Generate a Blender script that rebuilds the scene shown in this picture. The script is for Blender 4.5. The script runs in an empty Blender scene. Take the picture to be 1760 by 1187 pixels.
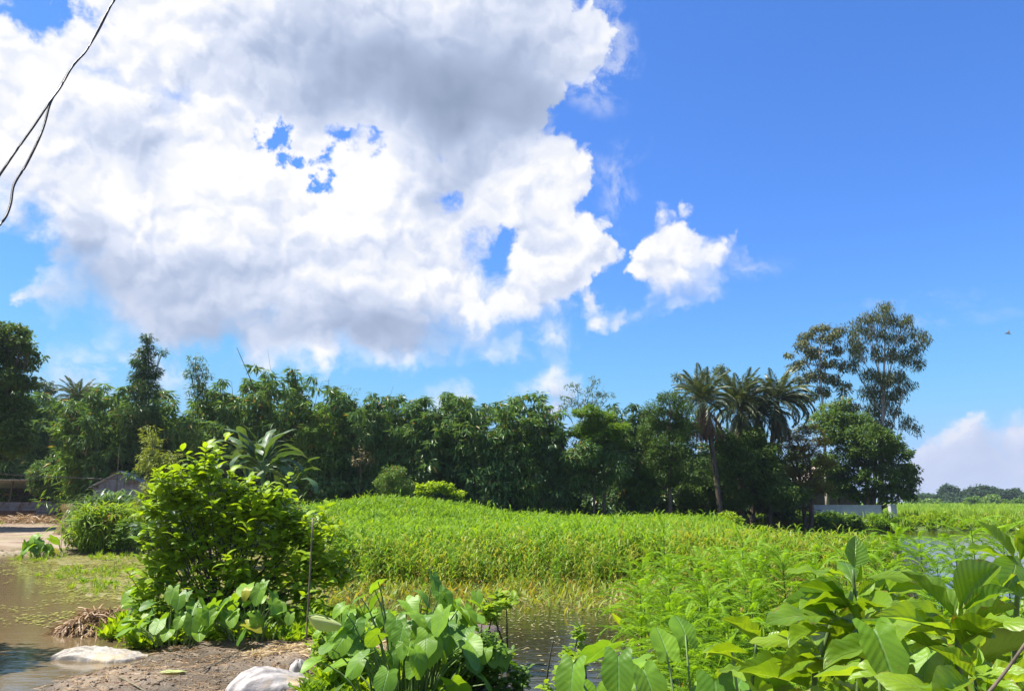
import bpy, math, random
import numpy as np
from mathutils import Vector, Matrix, Euler
R = math.radians
rng = np.random.default_rng(11)
random.seed(11)
scene = bpy.context.scene
COL = scene.collection

# ------------------------------------------------------------------ camera
FPX = 1271.0; CX, CY = 880.0, 593.5
HORIZON = 862.0
PITCH = math.atan((HORIZON - CY) / FPX)
CAM_H = 2.0
cd = bpy.data.cameras.new('camera'); cam = bpy.data.objects.new('camera', cd); COL.objects.link(cam)
cd.sensor_width = 36.0; cd.lens = 36.0 * FPX / 1760.0
cd.clip_start = 0.05; cd.clip_end = 9000
cam.location = (0, 0, CAM_H); cam.rotation_euler = (R(90) + PITCH, 0, 0)
scene.camera = cam

def ray(px, py):
    u = (px - CX) / FPX; v = -(py - CY) / FPX
    c, s = math.cos(PITCH), math.sin(PITCH)
    return Vector((u, c - s * v, s + c * v))
def at(px, py, Y):
    """the world point seen at a photo pixel at distance Y in front of the camera"""
    d = ray(px, py); return Vector((0, 0, CAM_H)) + d * (Y / d.y)
def onz(px, py, z=0.0):
    d = ray(px, py); return Vector((0, 0, CAM_H)) + d * ((z - CAM_H) / d.z)
def azel(px, py):
    d = ray(px, py).normalized(); return math.atan2(d.x, d.y), math.asin(d.z)

# ------------------------------------------------------------------ sun and sky
SUN_EL, SUN_AZ = R(62), R(-86)      # high on the left
sl = bpy.data.lights.new('sun', 'SUN'); sun = bpy.data.objects.new('sun', sl); COL.objects.link(sun)
sl.energy = 5.0; sl.angle = R(0.53); sl.color = (1.0, 0.955, 0.87)
sdir = Vector((math.sin(SUN_AZ) * math.cos(SUN_EL), math.cos(SUN_AZ) * math.cos(SUN_EL), math.sin(SUN_EL)))
sun.rotation_euler = sdir.to_track_quat('Z', 'Y').to_euler()
sun.location = sdir * 50

class NT:
    """small helper to write node trees as expressions"""
    def __init__(s, tree): s.t = tree; s.n = tree.nodes; s.l = tree.links
    def node(s, typ, **kw):
        n = s.n.new(typ)
        for k, v in kw.items(): setattr(n, k, v)
        return n
    def put(s, sock, v):
        if v is None: return
        if isinstance(v, bpy.types.NodeSocket): s.l.new(v, sock)
        else:
            if sock.type == 'RGBA' and hasattr(v, '__len__') and len(v) == 3: v = (*v, 1)
            sock.default_value = v
    def m(s, op, a, b=None, c=None, clamp=False):
        n = s.node('ShaderNodeMath', operation=op); n.use_clamp = clamp
        for i, v in enumerate((a, b, c)): s.put(n.inputs[i], v)
        return n.outputs[0]
    def v(s, op, a, b=None, c=None, out=0):
        n = s.node('ShaderNodeVectorMath', operation=op)
        for i, x in enumerate((a, b, c)): s.put(n.inputs[i], x)
        if op in ('LENGTH', 'DOT_PRODUCT', 'DISTANCE'): return n.outputs['Value']
        return n.outputs[0]
    def scale(s, a, k):
        n = s.node('ShaderNodeVectorMath', operation='SCALE'); s.put(n.inputs[0], a); s.put(n.inputs['Scale'], k); return n.outputs[0]
    def noise(s, vec, scale, detail=4, rough=0.5, dist=0.0, out='Fac', lac=2.0, dim='3D'):
        n = s.node('ShaderNodeTexNoise'); n.noise_dimensions = dim
        s.put(n.inputs['Vector'], vec)
        for k, v in (('Scale', scale), ('Detail', detail), ('Roughness', rough), ('Distortion', dist), ('Lacunarity', lac)): s.put(n.inputs[k], v)
        return n.outputs[out]
    def voro(s, vec, scale, detail=0, rough=0.5, feature='F1', smooth=0.5, out='Distance'):
        n = s.node('ShaderNodeTexVoronoi', feature=feature); s.put(n.inputs['Vector'], vec)
        s.put(n.inputs['Scale'], scale); s.put(n.inputs['Detail'], detail); s.put(n.inputs['Roughness'], rough)
        if feature == 'SMOOTH_F1': s.put(n.inputs['Smoothness'], smooth)
        return n.outputs[out]
    def ramp(s, fac, stops, interp='LINEAR'):
        n = s.node('ShaderNodeValToRGB'); cr = n.color_ramp; cr.interpolation = interp
        while len(cr.elements) < len(stops): cr.elements.new(0.5)
        for e, (p, c) in zip(cr.elements, stops):
            e.position = p; e.color = (c, c, c, 1) if isinstance(c, (int, float)) else (*c, 1)
        s.put(n.inputs[0], fac); return n.outputs[0]
    def mr(s, v, a, b, c=0.0, d=1.0, kind='SMOOTHSTEP'):
        n = s.node('ShaderNodeMapRange', interpolation_type=kind)
        for i, x in enumerate((v, a, b, c, d)): s.put(n.inputs[i], x)
        return n.outputs[0]
    def mix(s, f, a, b, mode='MIX'):
        n = s.node('ShaderNodeMix', data_type='RGBA', blend_type=mode)
        s.put(n.inputs[0], f); s.put(n.inputs[6], a); s.put(n.inputs[7], b); return n.outputs[2]
    def comb(s, x, y, z):
        n = s.node('ShaderNodeCombineXYZ')
        for i, v in enumerate((x, y, z)): s.put(n.inputs[i], v)
        return n.outputs[0]
    def sep(s, v):
        n = s.node('ShaderNodeSeparateXYZ'); s.put(n.inputs[0], v); return n.outputs

EXPOSURE = 1.15
WORLD_STRENGTH = 0.10
world = bpy.data.worlds.new('World'); scene.world = world; world.use_nodes = True
wt = NT(world.node_tree); wt.n.clear()
sky = wt.node('ShaderNodeTexSky', sky_type='NISHITA'); sky.sun_disc = False
sky.sun_elevation = SUN_EL; sky.sun_rotation = SUN_AZ
sky.altitude = 0; sky.air_density = 1.0; sky.dust_density = 0.2; sky.ozone_density = 3.0
D = wt.v('NORMALIZE', wt.node('ShaderNodeTexCoord').outputs['Generated'])
dx, dy, dz = wt.sep(D)
# sky chart: stereographic projection of the direction sphere about north (smooth everywhere but due south)
k_ = wt.m('DIVIDE', 2.0, wt.m('MAXIMUM', wt.m('ADD', dy, 1.0), 0.02))
Q = wt.comb(wt.m('MULTIPLY', dx, k_), wt.m('MULTIPLY', dz, k_), 0.0)
def chart(px, py):
    d = ray(px, py).normalized(); return 2 * d.x / (1 + d.y), 2 * d.z / (1 + d.y)
w1 = wt.noise(Q, 5.0, 2, 0.55, out='Color', dim='2D'); w2 = wt.noise(Q, 19.0, 4, 0.62, out='Color', dim='2D')
wa = wt.v('SUBTRACT', w1, (0.5, 0.5, 0.5)); wb = wt.v('SUBTRACT', w2, (0.5, 0.5, 0.5))
QW = wt.v('MULTIPLY_ADD', wa, (0.09, 0.09, 0), Q)
P = wt.v('MULTIPLY_ADD', wb, (0.05, 0.05, 0), QW)
P2 = QW
def blob(px, py, rx, ry, pos):
    a, e = chart(px, py); ra, re_ = rx / FPX, ry / FPX
    q = wt.v('MULTIPLY_ADD', pos, (1 / ra, 1 / re_, 0), (-a / ra, -e / re_, 0))
    return wt.v('LENGTH', q), min(ra, re_)
def field(blobs, pos):
    """rough angular distance inside a union of ellipses"""
    acc = None
    for (px, py, rx, ry) in blobs:
        ln, r = blob(px, py, rx, ry, pos)
        v = wt.m('MULTIPLY_ADD', ln, -r, r)
        acc = v if acc is None else wt.m('MAXIMUM', acc, v)
    return acc
def soft(blobs, pos):
    """sum of soft bumps"""
    acc = None
    for (px, py, rx, ry, k) in blobs:
        ln, r = blob(px, py, rx, ry, pos)
        v = wt.m('MULTIPLY_ADD', ln, -k, k); v = wt.m('MAXIMUM', v, 0.0)
        acc = v if acc is None else wt.m('ADD', acc, v)
    return acc
CLOUD = [(115, 285, 290, 205), (160, 90, 210, 80), (40, 110, 110, 70), (380, 60, 300, 170), (700, 60, 320, 190), (840, 130, 130, 110),
         (520, 420, 420, 190), (300, 480, 240, 120), (780, 420, 230, 170), (860, 340, 130, 130), (915, 262, 32, 34),
         (590, 560, 330, 90), (330, 540, 170, 90), (700, 600, 130, 50), (870, 490, 90, 90), (1000, 425, 44, 26), (540, 610, 160, 40),
         (1158, 450, 80, 84), (1222, 452, 56, 42), (1285, 458, 40, 17), (1170, 500, 55, 26),
         (948, 672, 60, 56), (955, 716, 54, 58), (768, 706, 48, 46), (988, 516, 24, 20), (1062, 541, 36, 17), (928, 578, 28, 30),
         (1660, 815, 120, 74), (1760, 810, 80, 78), (1600, 835, 70, 36), (5, 480, 14, 12),
         (-400, 260, 330, 230), (300, -320, 700, 260), (-900, 650, 260, 90)]
HOLES = [(452, 232, 42, 26), (508, 268, 46, 21), (550, 300, 24, 24), (768, 326, 11, 11), (852, 408, 12, 30),
         (60, 8, 60, 22), (0, 450, 40, 66), (130, 12, 30, 14)]
WISPS = [(1035, 295, 40, 26), (1048, 330, 30, 42), (1060, 262, 30, 20), (988, 515, 20, 20), (1062, 540, 44, 15), (930, 575, 40, 36),
         (1290, 458, 60, 22), (1045, 320, 34, 44), (1605, 535, 60, 9), (1630, 568, 60, 7), (180, 500, 60, 40), (1010, 80, 70, 110), (200, 640, 120, 50)]
F = field(CLOUD, P)
Hh = field(HOLES, P)
wn = wt.noise(QW, 24.0, 6, 0.65, dim='2D')
F = wt.m('MINIMUM', wt.m('MINIMUM', F, 0.09), wt.m('ADD', wt.m('MULTIPLY_ADD', Hh, -1.7, 0.0), wt.m('MULTIPLY_ADD', wn, 0.07, -0.035)))
bq = wt.v('MULTIPLY_ADD', wb, (0.05, 0.05, 0), wt.v('MULTIPLY_ADD', wa, (0.05, 0.05, 0), Q))
bq2 = wt.v('ADD', bq, (float(sdir.x) * 0.016, 0.016, 0))
def billow(q):
    n = wt.node('ShaderNodeTexVoronoi', feature='SMOOTH_F1', voronoi_dimensions='2D', normalize=True)
    wt.put(n.inputs['Vector'], q); wt.put(n.inputs['Scale'], 13.0); wt.put(n.inputs['Detail'], 2.0); wt.put(n.inputs['Roughness'], 0.55); wt.put(n.inputs['Smoothness'], 0.3)
    return n.outputs['Distance']
bill = billow(bq); bill_up = billow(bq2)
dens = wt.m('ADD', F, wt.m('MULTIPLY_ADD', bill, -0.10, 0.040))
edge = wt.mr(wt.noise(Q, 3.0, 0, dim='2D'), 0.42, 0.62, 0.014, 0.06)          # crisp in places, soft in others
alpha = wt.mr(dens, 0.0, edge)
wisp = field(WISPS, P)
walpha = wt.m('MULTIPLY', wt.mr(wisp, -0.012, 0.03), wt.mr(wn, 0.36, 0.66), clamp=True)
# a few more cumulus patches round the rest of the sky, behind and beside the view
gen = wt.noise(wt.v('MULTIPLY', D, (1, 1, 1.9)), 2.6, 5, 0.56)
side = wt.m('MULTIPLY', wt.mr(wt.m('SUBTRACT', wt.m('ABSOLUTE', dx), wt.m('MULTIPLY', dy, 1.0)), 0.1, 0.4), wt.mr(dz, 0.02, 0.12))
galpha = wt.m('MULTIPLY', wt.mr(gen, 0.53, 0.60), side)
a_all = wt.m('MAXIMUM', wt.m('MAXIMUM', alpha, wt.m('MULTIPLY', walpha, 0.6)), galpha)
# light and shade of the cloud body
DARK = [(640, 110, 330, 130, 0.55), (820, 200, 190, 130, 0.75), (600, 160, 260, 110, 0.3), (300, 520, 260, 110, 0.5), (640, 560, 200, 60, 0.6), (120, 430, 110, 130, 0.35),
        (760, 330, 140, 90, 0.35), (480, 460, 260, 90, 0.25), (700, 610, 240, 60, 0.5), (420, 600, 220, 60, 0.5), (900, 60, 180, 140, 0.45), (940, 200, 80, 120, 0.4),
        (270, 290, 60, 70, 0.25), (1680, 820, 260, 110, 0.5), (980, 705, 70, 60, 0.6), (780, 720, 60, 40, 0.3), (1180, 520, 90, 40, 0.4), (200, 240, 90, 60, 0.25)]
LIGHT = [(70, 110, 160, 90, 0.3), (390, 290, 120, 70, 0.5), (600, 330, 130, 90, 0.6), (190, 340, 120, 60, 0.4), (640, 480, 90, 60, 0.35), (420, 410, 90, 60, 0.3),
         (560, 620, 110, 40, 0.9), (700, 640, 90, 24, 0.6), (860, 460, 50, 50, 0.4), (960, 370, 50, 90, 0.2), (915, 262, 50, 50, 0.7), (945, 655, 50, 36, 0.6), (1650, 733, 50, 12, 0.6)]
dk = soft(DARK, P2); lt = soft(LIGHT, P)
rel = wt.m('SUBTRACT', bill_up, bill)
midn = wt.noise(QW, 5.0, 4, 0.55, dim='2D')
calm = wt.m('MULTIPLY_ADD', dk, -1.1, 1.0, clamp=True)      # thick shaded bases are smooth, sunlit tops are knobbly
calm = wt.m('MAXIMUM', calm, 0.2)
lum = wt.m('MULTIPLY_ADD', wt.m('MULTIPLY', rel, calm), 1.5, 0.87)
lum = wt.m('ADD', lum, wt.m('MULTIPLY', wt.m('MULTIPLY_ADD', midn, 0.45, -0.225), calm))
lum = wt.m('ADD', lum, wt.m('SUBTRACT', wt.m('MULTIPLY', lt, 0.6), wt.m('MULTIPLY', dk, 1.0)))
lum = wt.m('ADD', lum, wt.mr(dens, 0.05, 0.0, 0.0, 0.10))
ccol = wt.ramp(lum, [(0.0, (0.30, 0.38, 0.54)), (0.35, (0.46, 0.55, 0.75)), (0.72, (0.74, 0.80, 0.96)), (0.98, (1.0, 1.0, 1.0))])
CLOUD_GAIN = 1.0 / WORLD_STRENGTH / (2 ** EXPOSURE)
ccol = wt.v('SCALE', ccol); ccol.node.inputs['Scale'].default_value = CLOUD_GAIN * 1.0
# sky colour as the phone camera records it: deeper and more saturated, never glaring at the horizon
G = 1.0 / WORLD_STRENGTH / (2 ** EXPOSURE)
sc_ = wt.v('MULTIPLY', sky.outputs[0], (0.40, 0.665, 1.08))
sr, sg, sb = wt.sep(sc_)
sc_ = wt.comb(wt.m('SMOOTH_MIN', sr, 0.46 * G, 0.25 * G), wt.m('SMOOTH_MIN', sg, 0.66 * G, 0.25 * G), wt.m('MINIMUM', sb, 1.02 * G))
ccol = wt.mix(wt.mr(dz, 0.17, 0.03, 0, 0.75), ccol, (0.60 * G, 0.68 * G, 0.92 * G))      # distant clouds fade into the air
final = wt.mix(a_all, sc_, ccol)
bg = wt.node('ShaderNodeBackground'); wt.put(bg.inputs[0], final); bg.inputs[1].default_value = WORLD_STRENGTH
wo = wt.node('ShaderNodeOutputWorld'); wt.l.new(bg.outputs[0], wo.inputs[0])
world.cycles.sampling_method = 'MANUAL'; world.cycles.sample_map_resolution = 512

scene.view_settings.view_transform = 'Standard'; scene.view_settings.look = 'None'
scene.view_settings.exposure = EXPOSURE; scene.view_settings.gamma = 1.0
scene.view_settings.use_curve_mapping = False
scene.render.engine = 'CYCLES'
scene.cycles.max_bounces = 7; scene.cycles.diffuse_bounces = 3; scene.cycles.glossy_bounces = 3
scene.cycles.transmission_bounces = 4; scene.cycles.transparent_max_bounces = 6
scene.cycles.use_denoising = True; scene.cycles.caustics_reflective = False; scene.cycles.caustics_refractive = False
scene.render.film_transparent = False

# ------------------------------------------------------------------ mesh helpers
def mesh_np(name, verts, polys, mats=(), uv=None, smooth=False, attr=None):
    """verts (N,3) array; polys (M,k) array of equal sized faces or a list of such arrays"""
    me = bpy.data.meshes.new(name)
    if not isinstance(polys, (list, tuple)): polys = [polys]
    polys = [np.asarray(p, dtype=np.int32) for p in polys if len(p)]
    verts = np.asarray(verts, dtype=np.float32)
    me.vertices.add(len(verts)); me.vertices.foreach_set('co', verts.ravel())
    li = np.concatenate([p.ravel() for p in polys]); tot = np.concatenate([np.full(len(p), p.shape[1], np.int32) for p in polys])
    me.loops.add(len(li)); me.loops.foreach_set('vertex_index', li)
    st = np.concatenate([[0], np.cumsum(tot)[:-1]]).astype(np.int32)
    me.polygons.add(len(tot)); me.polygons.foreach_set('loop_start', st); me.polygons.foreach_set('loop_total', tot)
    me.polygons.foreach_set('use_smooth', np.full(len(tot), bool(smooth)))
    if uv is not None:
        l = me.uv_layers.new(name='UVMap'); l.data.foreach_set('uv', np.asarray(uv, np.float32)[li].ravel())
    if attr is not None:
        for k, a in attr.items():
            a = np.asarray(a, np.float32)
            if a.ndim == 1:
                t = me.attributes.new(k, 'FLOAT', 'POINT'); t.data.foreach_set('value', a)
            else:
                t = me.attributes.new(k, 'FLOAT_VECTOR', 'POINT'); t.data.foreach_set('vector', a.ravel())
    me.update(calc_edges=True)
    for m in mats: me.materials.append(m)
    return me
def link(name, me, parent=None, loc=None, rot=None, scale=None):
    o = bpy.data.objects.new(name, me); COL.objects.link(o)
    if parent is not None: o.parent = parent
    if loc is not None: o.location = loc
    if rot is not None: o.rotation_euler = rot
    if scale is not None: o.scale = (scale,) * 3 if isinstance(scale, (int, float)) else scale
    return o
def tag(o, label=None, cat=None, group=None, kind=None):
    if label: o['label'] = label
    if cat: o['category'] = cat
    if group: o['group'] = group
    if kind: o['kind'] = kind
    return o
def thing(name, loc, label, cat, group=None, rz=0.0):
    o = link(name, None, loc=loc, rot=(0, 0, rz)); o.empty_display_size = 0.2
    return tag(o, label, cat, group)
def copy_tree(o, loc=None, rz=None, scale=None, label=None, parent=None):
    c = o.copy(); COL.objects.link(c)
    if parent is not None: c.parent = parent
    if loc is not None: c.location = loc
    if rz is not None: c.rotation_euler = (0, 0, rz)
    if scale is not None: c.scale = (scale,) * 3 if isinstance(scale, (int, float)) else scale
    if label: c['label'] = label
    for ch in o.children: copy_tree(ch, parent=c)
    return c
def rotmats(yaw, pitch, roll):
    """leaf frames: leaf lies along +Y, normal +Z; roll about its length, pitch (up is +), then yaw"""
    cy, sy, cp, sp, cr, sr = np.cos(yaw), np.sin(yaw), np.cos(pitch), np.sin(pitch), np.cos(roll), np.sin(roll)
    z, o = np.zeros_like(yaw), np.ones_like(yaw)
    Rr = np.stack([cr, z, sr, z, o, z, -sr, z, cr], -1).reshape(-1, 3, 3)
    Rp = np.stack([o, z, z, z, cp, -sp, z, sp, cp], -1).reshape(-1, 3, 3)
    Ry = np.stack([cy, -sy, z, sy, cy, z, z, z, o], -1).reshape(-1, 3, 3)
    return Ry @ Rp @ Rr
def scatter(tv, tf, pos, Rm, sc):
    """many copies of a small template joined as arrays"""
    tv = np.asarray(tv, np.float32); n = len(pos)
    sc = np.asarray(sc)
    if sc.ndim == 1: sc = np.repeat(sc[:, None], 3, 1)
    V = np.einsum('nij,nkj->nki', Rm, tv[None] * sc[:, None, :]) + pos[:, None, :]
    Fs = []
    for t in (tf if isinstance(tf, list) else [tf]):
        t = np.asarray(t); Fs.append((t[None] + (np.arange(n) * len(tv))[:, None, None]).reshape(-1, t.shape[1]))
    return V.reshape(-1, 3), Fs
def join(*parts):
    vs, fs, off = [], [], 0
    for v, f in parts:
        vs.append(np.asarray(v, np.float32).reshape(-1, 3)); fs += [np.asarray(q) + off for q in (f if isinstance(f, list) else [f]) if len(q)]; off += len(vs[-1])
    byk = {}
    for q in fs: byk.setdefault(q.shape[1], []).append(q)
    return np.concatenate(vs), [np.concatenate(q) for q in byk.values()]
def tube(pts, rad, n=6, cap=True):
    pts = [Vector(p) for p in pts]; k = len(pts)
    rad = [rad] * k if isinstance(rad, (int, float)) else rad
    V = []; up = Vector((0.13, 0.21, 1))
    for i, p in enumerate(pts):
        t = (pts[min(i + 1, k - 1)] - pts[max(i - 1, 0)]).normalized()
        a = t.cross(up if abs(t.dot(up.normalized())) < 0.97 else Vector((1, 0.2, 0))).normalized(); b = t.cross(a)
        for j in range(n):
            th = 2 * math.pi * j / n; V.append(p + (a * math.cos(th) + b * math.sin(th)) * rad[i])
    Fq = [[i * n + j, i * n + (j + 1) % n, (i + 1) * n + (j + 1) % n, (i + 1) * n + j] for i in range(k - 1) for j in range(n)]
    V = np.array([tuple(v) for v in V], np.float32); fs = [np.array(Fq)]
    if cap:
        fs.append(np.array([list(range(n))[::-1], list(range((k - 1) * n, k * n))]))
    return V, fs
def box(x0, y0, z0, x1, y1, z1):
    V = np.array([(x, y, z) for x in (x0, x1) for y in (y0, y1) for z in (z0, z1)], np.float32)
    Fq = np.array([[0, 1, 3, 2], [4, 6, 7, 5], [0, 4, 5, 1], [2, 3, 7, 6], [0, 2, 6, 4], [1, 5, 7, 3]])
    return V, [Fq]
def bez(p0, p1, p2, n):
    p0, p1, p2 = Vector(p0), Vector(p1), Vector(p2)
    return [p0 * (1 - t) ** 2 + p1 * 2 * t * (1 - t) + p2 * t * t for t in [i / (n - 1) for i in range(n)]]

# ------------------------------------------------------------------ materials
def mat(name):
    m = bpy.data.materials.new(name); m.use_nodes = True
    t = NT(m.node_tree); t.n.clear(); return m, t
def leaf_mat(name, c1, c2, trans=0.45, rough=0.45, spec=0.5, tcol=None, vein=None, dry=0.0, island=True, objvar=0.35, scale=1.2, dead=(0.30, 0.22, 0.07), bump=0.0):
    m, t = mat(name)
    geo = t.node('ShaderNodeNewGeometry'); oi = t.node('ShaderNodeObjectInfo'); tc = t.node('ShaderNodeTexCoord')
    r = geo.outputs['Random Per Island'] if island else oi.outputs['Random']
    f = t.m('MULTIPLY_ADD', r, 0.65, t.m('MULTIPLY', oi.outputs['Random'], objvar))
    f = t.m('ADD', f, t.m('MULTIPLY_ADD', t.noise(geo.outputs['Position'], scale, 2), 1.0, -0.5), clamp=True)
    col = t.mix(f, c1, c2)
    if dry > 0:
        rr = t.m('FRACT', t.m('MULTIPLY', r, 17.31))
        col = t.mix(t.m('LESS_THAN', rr, dry), col, dead)
    bmp = None
    if vein:
        uv = t.sep(tc.outputs['UV']); u = t.m('ABSOLUTE', t.m('SUBTRACT', uv[0], 0.5)); 
        mid = t.mr(u, 0.03, 0.004)
        s_ = t.m('MULTIPLY', t.m('SUBTRACT', uv[1], t.m('MULTIPLY', u, vein[1])), vein[0] * math.pi * 2)
        lat = t.mr(t.m('SINE', s_), 0.975, 1.0)
        vv = t.m('MAXIMUM', mid, t.m('MULTIPLY', lat, 0.5))
        fine = t.noise(tc.outputs['UV'], 34, 3, 0.6)
        col = t.mix(t.m('MULTIPLY', vv, 0.8), col, vein[2])
        col = t.mix(t.mr(t.noise(geo.outputs['Position'], 28, 4), 0.60, 0.75, 0, 0.35), col, (c2[0] * 1.25, c2[1] * 1.15, c2[2]))
        blem = t.m('MAXIMUM', t.mr(t.noise(geo.outputs['Position'], 75, 2, 0.5), 0.70, 0.73), t.m('MULTIPLY', t.mr(u, 0.43, 0.47), t.mr(t.noise(geo.outputs['Position'], 14, 3), 0.56, 0.62)))
        col = t.mix(t.m('MULTIPLY', blem, 0.75), col, (0.22, 0.14, 0.04))
        col = t.mix(t.mr(t.noise(geo.outputs['Position'], 5.5, 3), 0.42, 0.66, 0, 0.35), col, (c1[0] * .55, c1[1] * .6, c1[2] * .8))
        h = t.m('ADD', t.m('MULTIPLY', t.m('SINE', s_), -0.16), t.m('ADD', t.m('MULTIPLY', mid, -1.0), t.m('MULTIPLY', fine, 0.35)))
        bn = t.node('ShaderNodeBump'); t.put(bn.inputs['Height'], h); bn.inputs['Strength'].default_value = vein[3]; bn.inputs['Distance'].default_value = 0.004; bmp = bn.outputs[0]
    p = t.node('ShaderNodeBsdfPrincipled'); t.put(p.inputs['Base Color'], col); p.inputs['Roughness'].default_value = rough
    p.inputs['Specular IOR Level'].default_value = spec
    tr = t.node('ShaderNodeBsdfTranslucent')
    tcl = t.v('MULTIPLY', col, tcol or (1.7, 1.45, 0.55)); t.put(tr.inputs[0], tcl)
    if bmp is not None: t.put(p.inputs['Normal'], bmp); t.put(tr.inputs['Normal'], bmp)
    ms = t.node('ShaderNodeMixShader'); ms.inputs[0].default_value = trans; t.l.new(p.outputs[0], ms.inputs[1]); t.l.new(tr.outputs[0], ms.inputs[2])
    o = t.node('ShaderNodeOutputMaterial'); t.l.new(ms.outputs[0], o.inputs[0])
    return m
def plain_mat(name, c1, c2=None, rough=0.8, scale=6.0, bump=0.2, spec=0.3, stretch=(1, 1, 1), metal=0.0, detail=5, extra=None):
    m, t = mat(name)
    tc = t.node('ShaderNodeTexCoord'); q = t.v('MULTIPLY', tc.outputs['Object'], stretch)
    n = t.noise(q, scale, detail, 0.6)
    oi = t.node('ShaderNodeObjectInfo')
    f = t.m('ADD', t.mr(n, 0.3, 0.7), t.m('MULTIPLY_ADD', oi.outputs['Random'], 0.3, -0.15), clamp=True)
    col = t.mix(f, c1, c2 or tuple(x * 0.6 for x in c1))
    if extra: col = extra(t, tc, col)
    p = t.node('ShaderNodeBsdfPrincipled'); t.put(p.inputs['Base Color'], col); p.inputs['Roughness'].default_value = rough
    p.inputs['Specular IOR Level'].default_value = spec; p.inputs['Metallic'].default_value = metal
    if bump:
        b = t.node('ShaderNodeBump'); t.put(b.inputs['Height'], n); b.inputs['Strength'].default_value = bump; b.inputs['Distance'].default_value = 0.02; t.put(p.inputs['Normal'], b.outputs[0])
    o = t.node('ShaderNodeOutputMaterial'); t.l.new(p.outputs[0], o.inputs[0])
    return m

M = {}
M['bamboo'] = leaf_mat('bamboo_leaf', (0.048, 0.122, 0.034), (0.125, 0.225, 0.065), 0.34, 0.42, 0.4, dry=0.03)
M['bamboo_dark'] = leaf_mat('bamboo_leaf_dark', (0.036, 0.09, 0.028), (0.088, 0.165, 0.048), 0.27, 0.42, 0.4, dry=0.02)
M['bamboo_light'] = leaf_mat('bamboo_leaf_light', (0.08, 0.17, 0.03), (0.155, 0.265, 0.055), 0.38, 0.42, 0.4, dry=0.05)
M['yellow_bamboo'] = leaf_mat('yellow_green_leaf', (0.16, 0.22, 0.03), (0.24, 0.30, 0.04), 0.4, 0.5, 0.4)
M['tree'] = leaf_mat('tree_leaf', (0.045, 0.10, 0.018), (0.10, 0.17, 0.026), 0.32, 0.5, 0.22)
M['far_tree'] = leaf_mat('far_tree_leaf', (0.025, 0.055, 0.022), (0.05, 0.095, 0.035), 0.2, 0.6, 0.15)
M['tree_bright'] = leaf_mat('bright_tree_leaf', (0.07, 0.15, 0.018), (0.14, 0.25, 0.025), 0.4, 0.5, 0.35)
M['tree_yellow'] = leaf_mat('olive_tree_leaf', (0.10, 0.12, 0.02), (0.20, 0.185, 0.03), 0.35, 0.5, 0.35)
M['gum'] = leaf_mat('gum_leaf', (0.065, 0.11, 0.038), (0.15, 0.15, 0.045), 0.25, 0.5, 0.35, tcol=(1.3, 1.2, 0.7))
M['gum_pale'] = leaf_mat('pale_gum_leaf', (0.08, 0.13, 0.07), (0.13, 0.18, 0.09), 0.25, 0.42, 0.6, tcol=(1.3, 1.2, 0.7))
M['palm'] = leaf_mat('palm_leaf', (0.05, 0.08, 0.03), (0.10, 0.13, 0.045), 0.2, 0.45, 0.45)
M['palm_dead'] = leaf_mat('dead_palm_leaf', (0.10, 0.06, 0.035), (0.17, 0.11, 0.06), 0.15, 0.7, 0.2, tcol=(1.2, 1, .7))
M['banana'] = leaf_mat('banana_leaf', (0.05, 0.11, 0.035), (0.085, 0.155, 0.05), 0.3, 0.45, 0.5, vein=(22, .15, (0.16, 0.24, 0.08), 0.5), island=False)
M['bush'] = leaf_mat('bush_leaf', (0.15, 0.27, 0.012), (0.32, 0.45, 0.02), 0.46, 0.45, 0.3, tcol=(1.5, 1.35, 0.5))
M['crop'] = leaf_mat('crop_leaf', (0.10, 0.23, 0.012), (0.26, 0.41, 0.022), 0.5, 0.5, 0.2, tcol=(1.45, 1.3, 0.5))
M['crop_cool'] = leaf_mat('cool_crop_leaf', (0.08, 0.19, 0.014), (0.20, 0.34, 0.022), 0.46, 0.5, 0.2, tcol=(1.4, 1.3, 0.5))
M['crop_yellow'] = leaf_mat('yellowing_crop_leaf', (0.18, 0.27, 0.02), (0.36, 0.38, 0.06), 0.46, 0.5, 0.3, dry=0.12, dead=(0.34, 0.24, 0.07), tcol=(1.4, 1.2, 0.5))
M['grass'] = leaf_mat('grass_blade', (0.13, 0.25, 0.016), (0.26, 0.38, 0.03), 0.42, 0.5, 0.25, dry=0.04)
M['grass_cool'] = leaf_mat('reed_blade', (0.06, 0.13, 0.03), (0.11, 0.20, 0.05), 0.35, 0.36, 0.6, dry=0.03)
M['feather'] = leaf_mat('feathery_leaf', (0.13, 0.26, 0.014), (0.25, 0.42, 0.022), 0.5, 0.5, 0.2, tcol=(1.4, 1.3, 0.45))
M['taro'] = leaf_mat('taro_leaf', (0.085, 0.20, 0.015), (0.20, 0.36, 0.022), 0.42, 0.45, 0.35, vein=(7, 1.1, (0.17, 0.33, 0.09), 0.55), island=False, objvar=0.9, scale=3)
M['taro_yellow'] = leaf_mat('yellow_taro_leaf', (0.35, 0.38, 0.03), (0.42, 0.30, 0.03), 0.5, 0.45, 0.4, vein=(7, 1.1, (0.4, 0.45, 0.09), 0.4), island=False)
M['taro_pale'] = leaf_mat('pale_taro_underside', (0.40, 0.48, 0.16), (0.50, 0.55, 0.22), 0.3, 0.5, 0.4, vein=(7, 1.1, (0.55, 0.6, 0.3), 0.4), island=False)
M['bigleaf'] = leaf_mat('broad_leaf', (0.10, 0.21, 0.012), (0.20, 0.33, 0.018), 0.47, 0.34, 0.5, vein=(9, .55, (0.30, 0.42, 0.10), 0.6), island=False, objvar=0.8, scale=4, tcol=(1.6, 1.35, 0.4))
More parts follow.
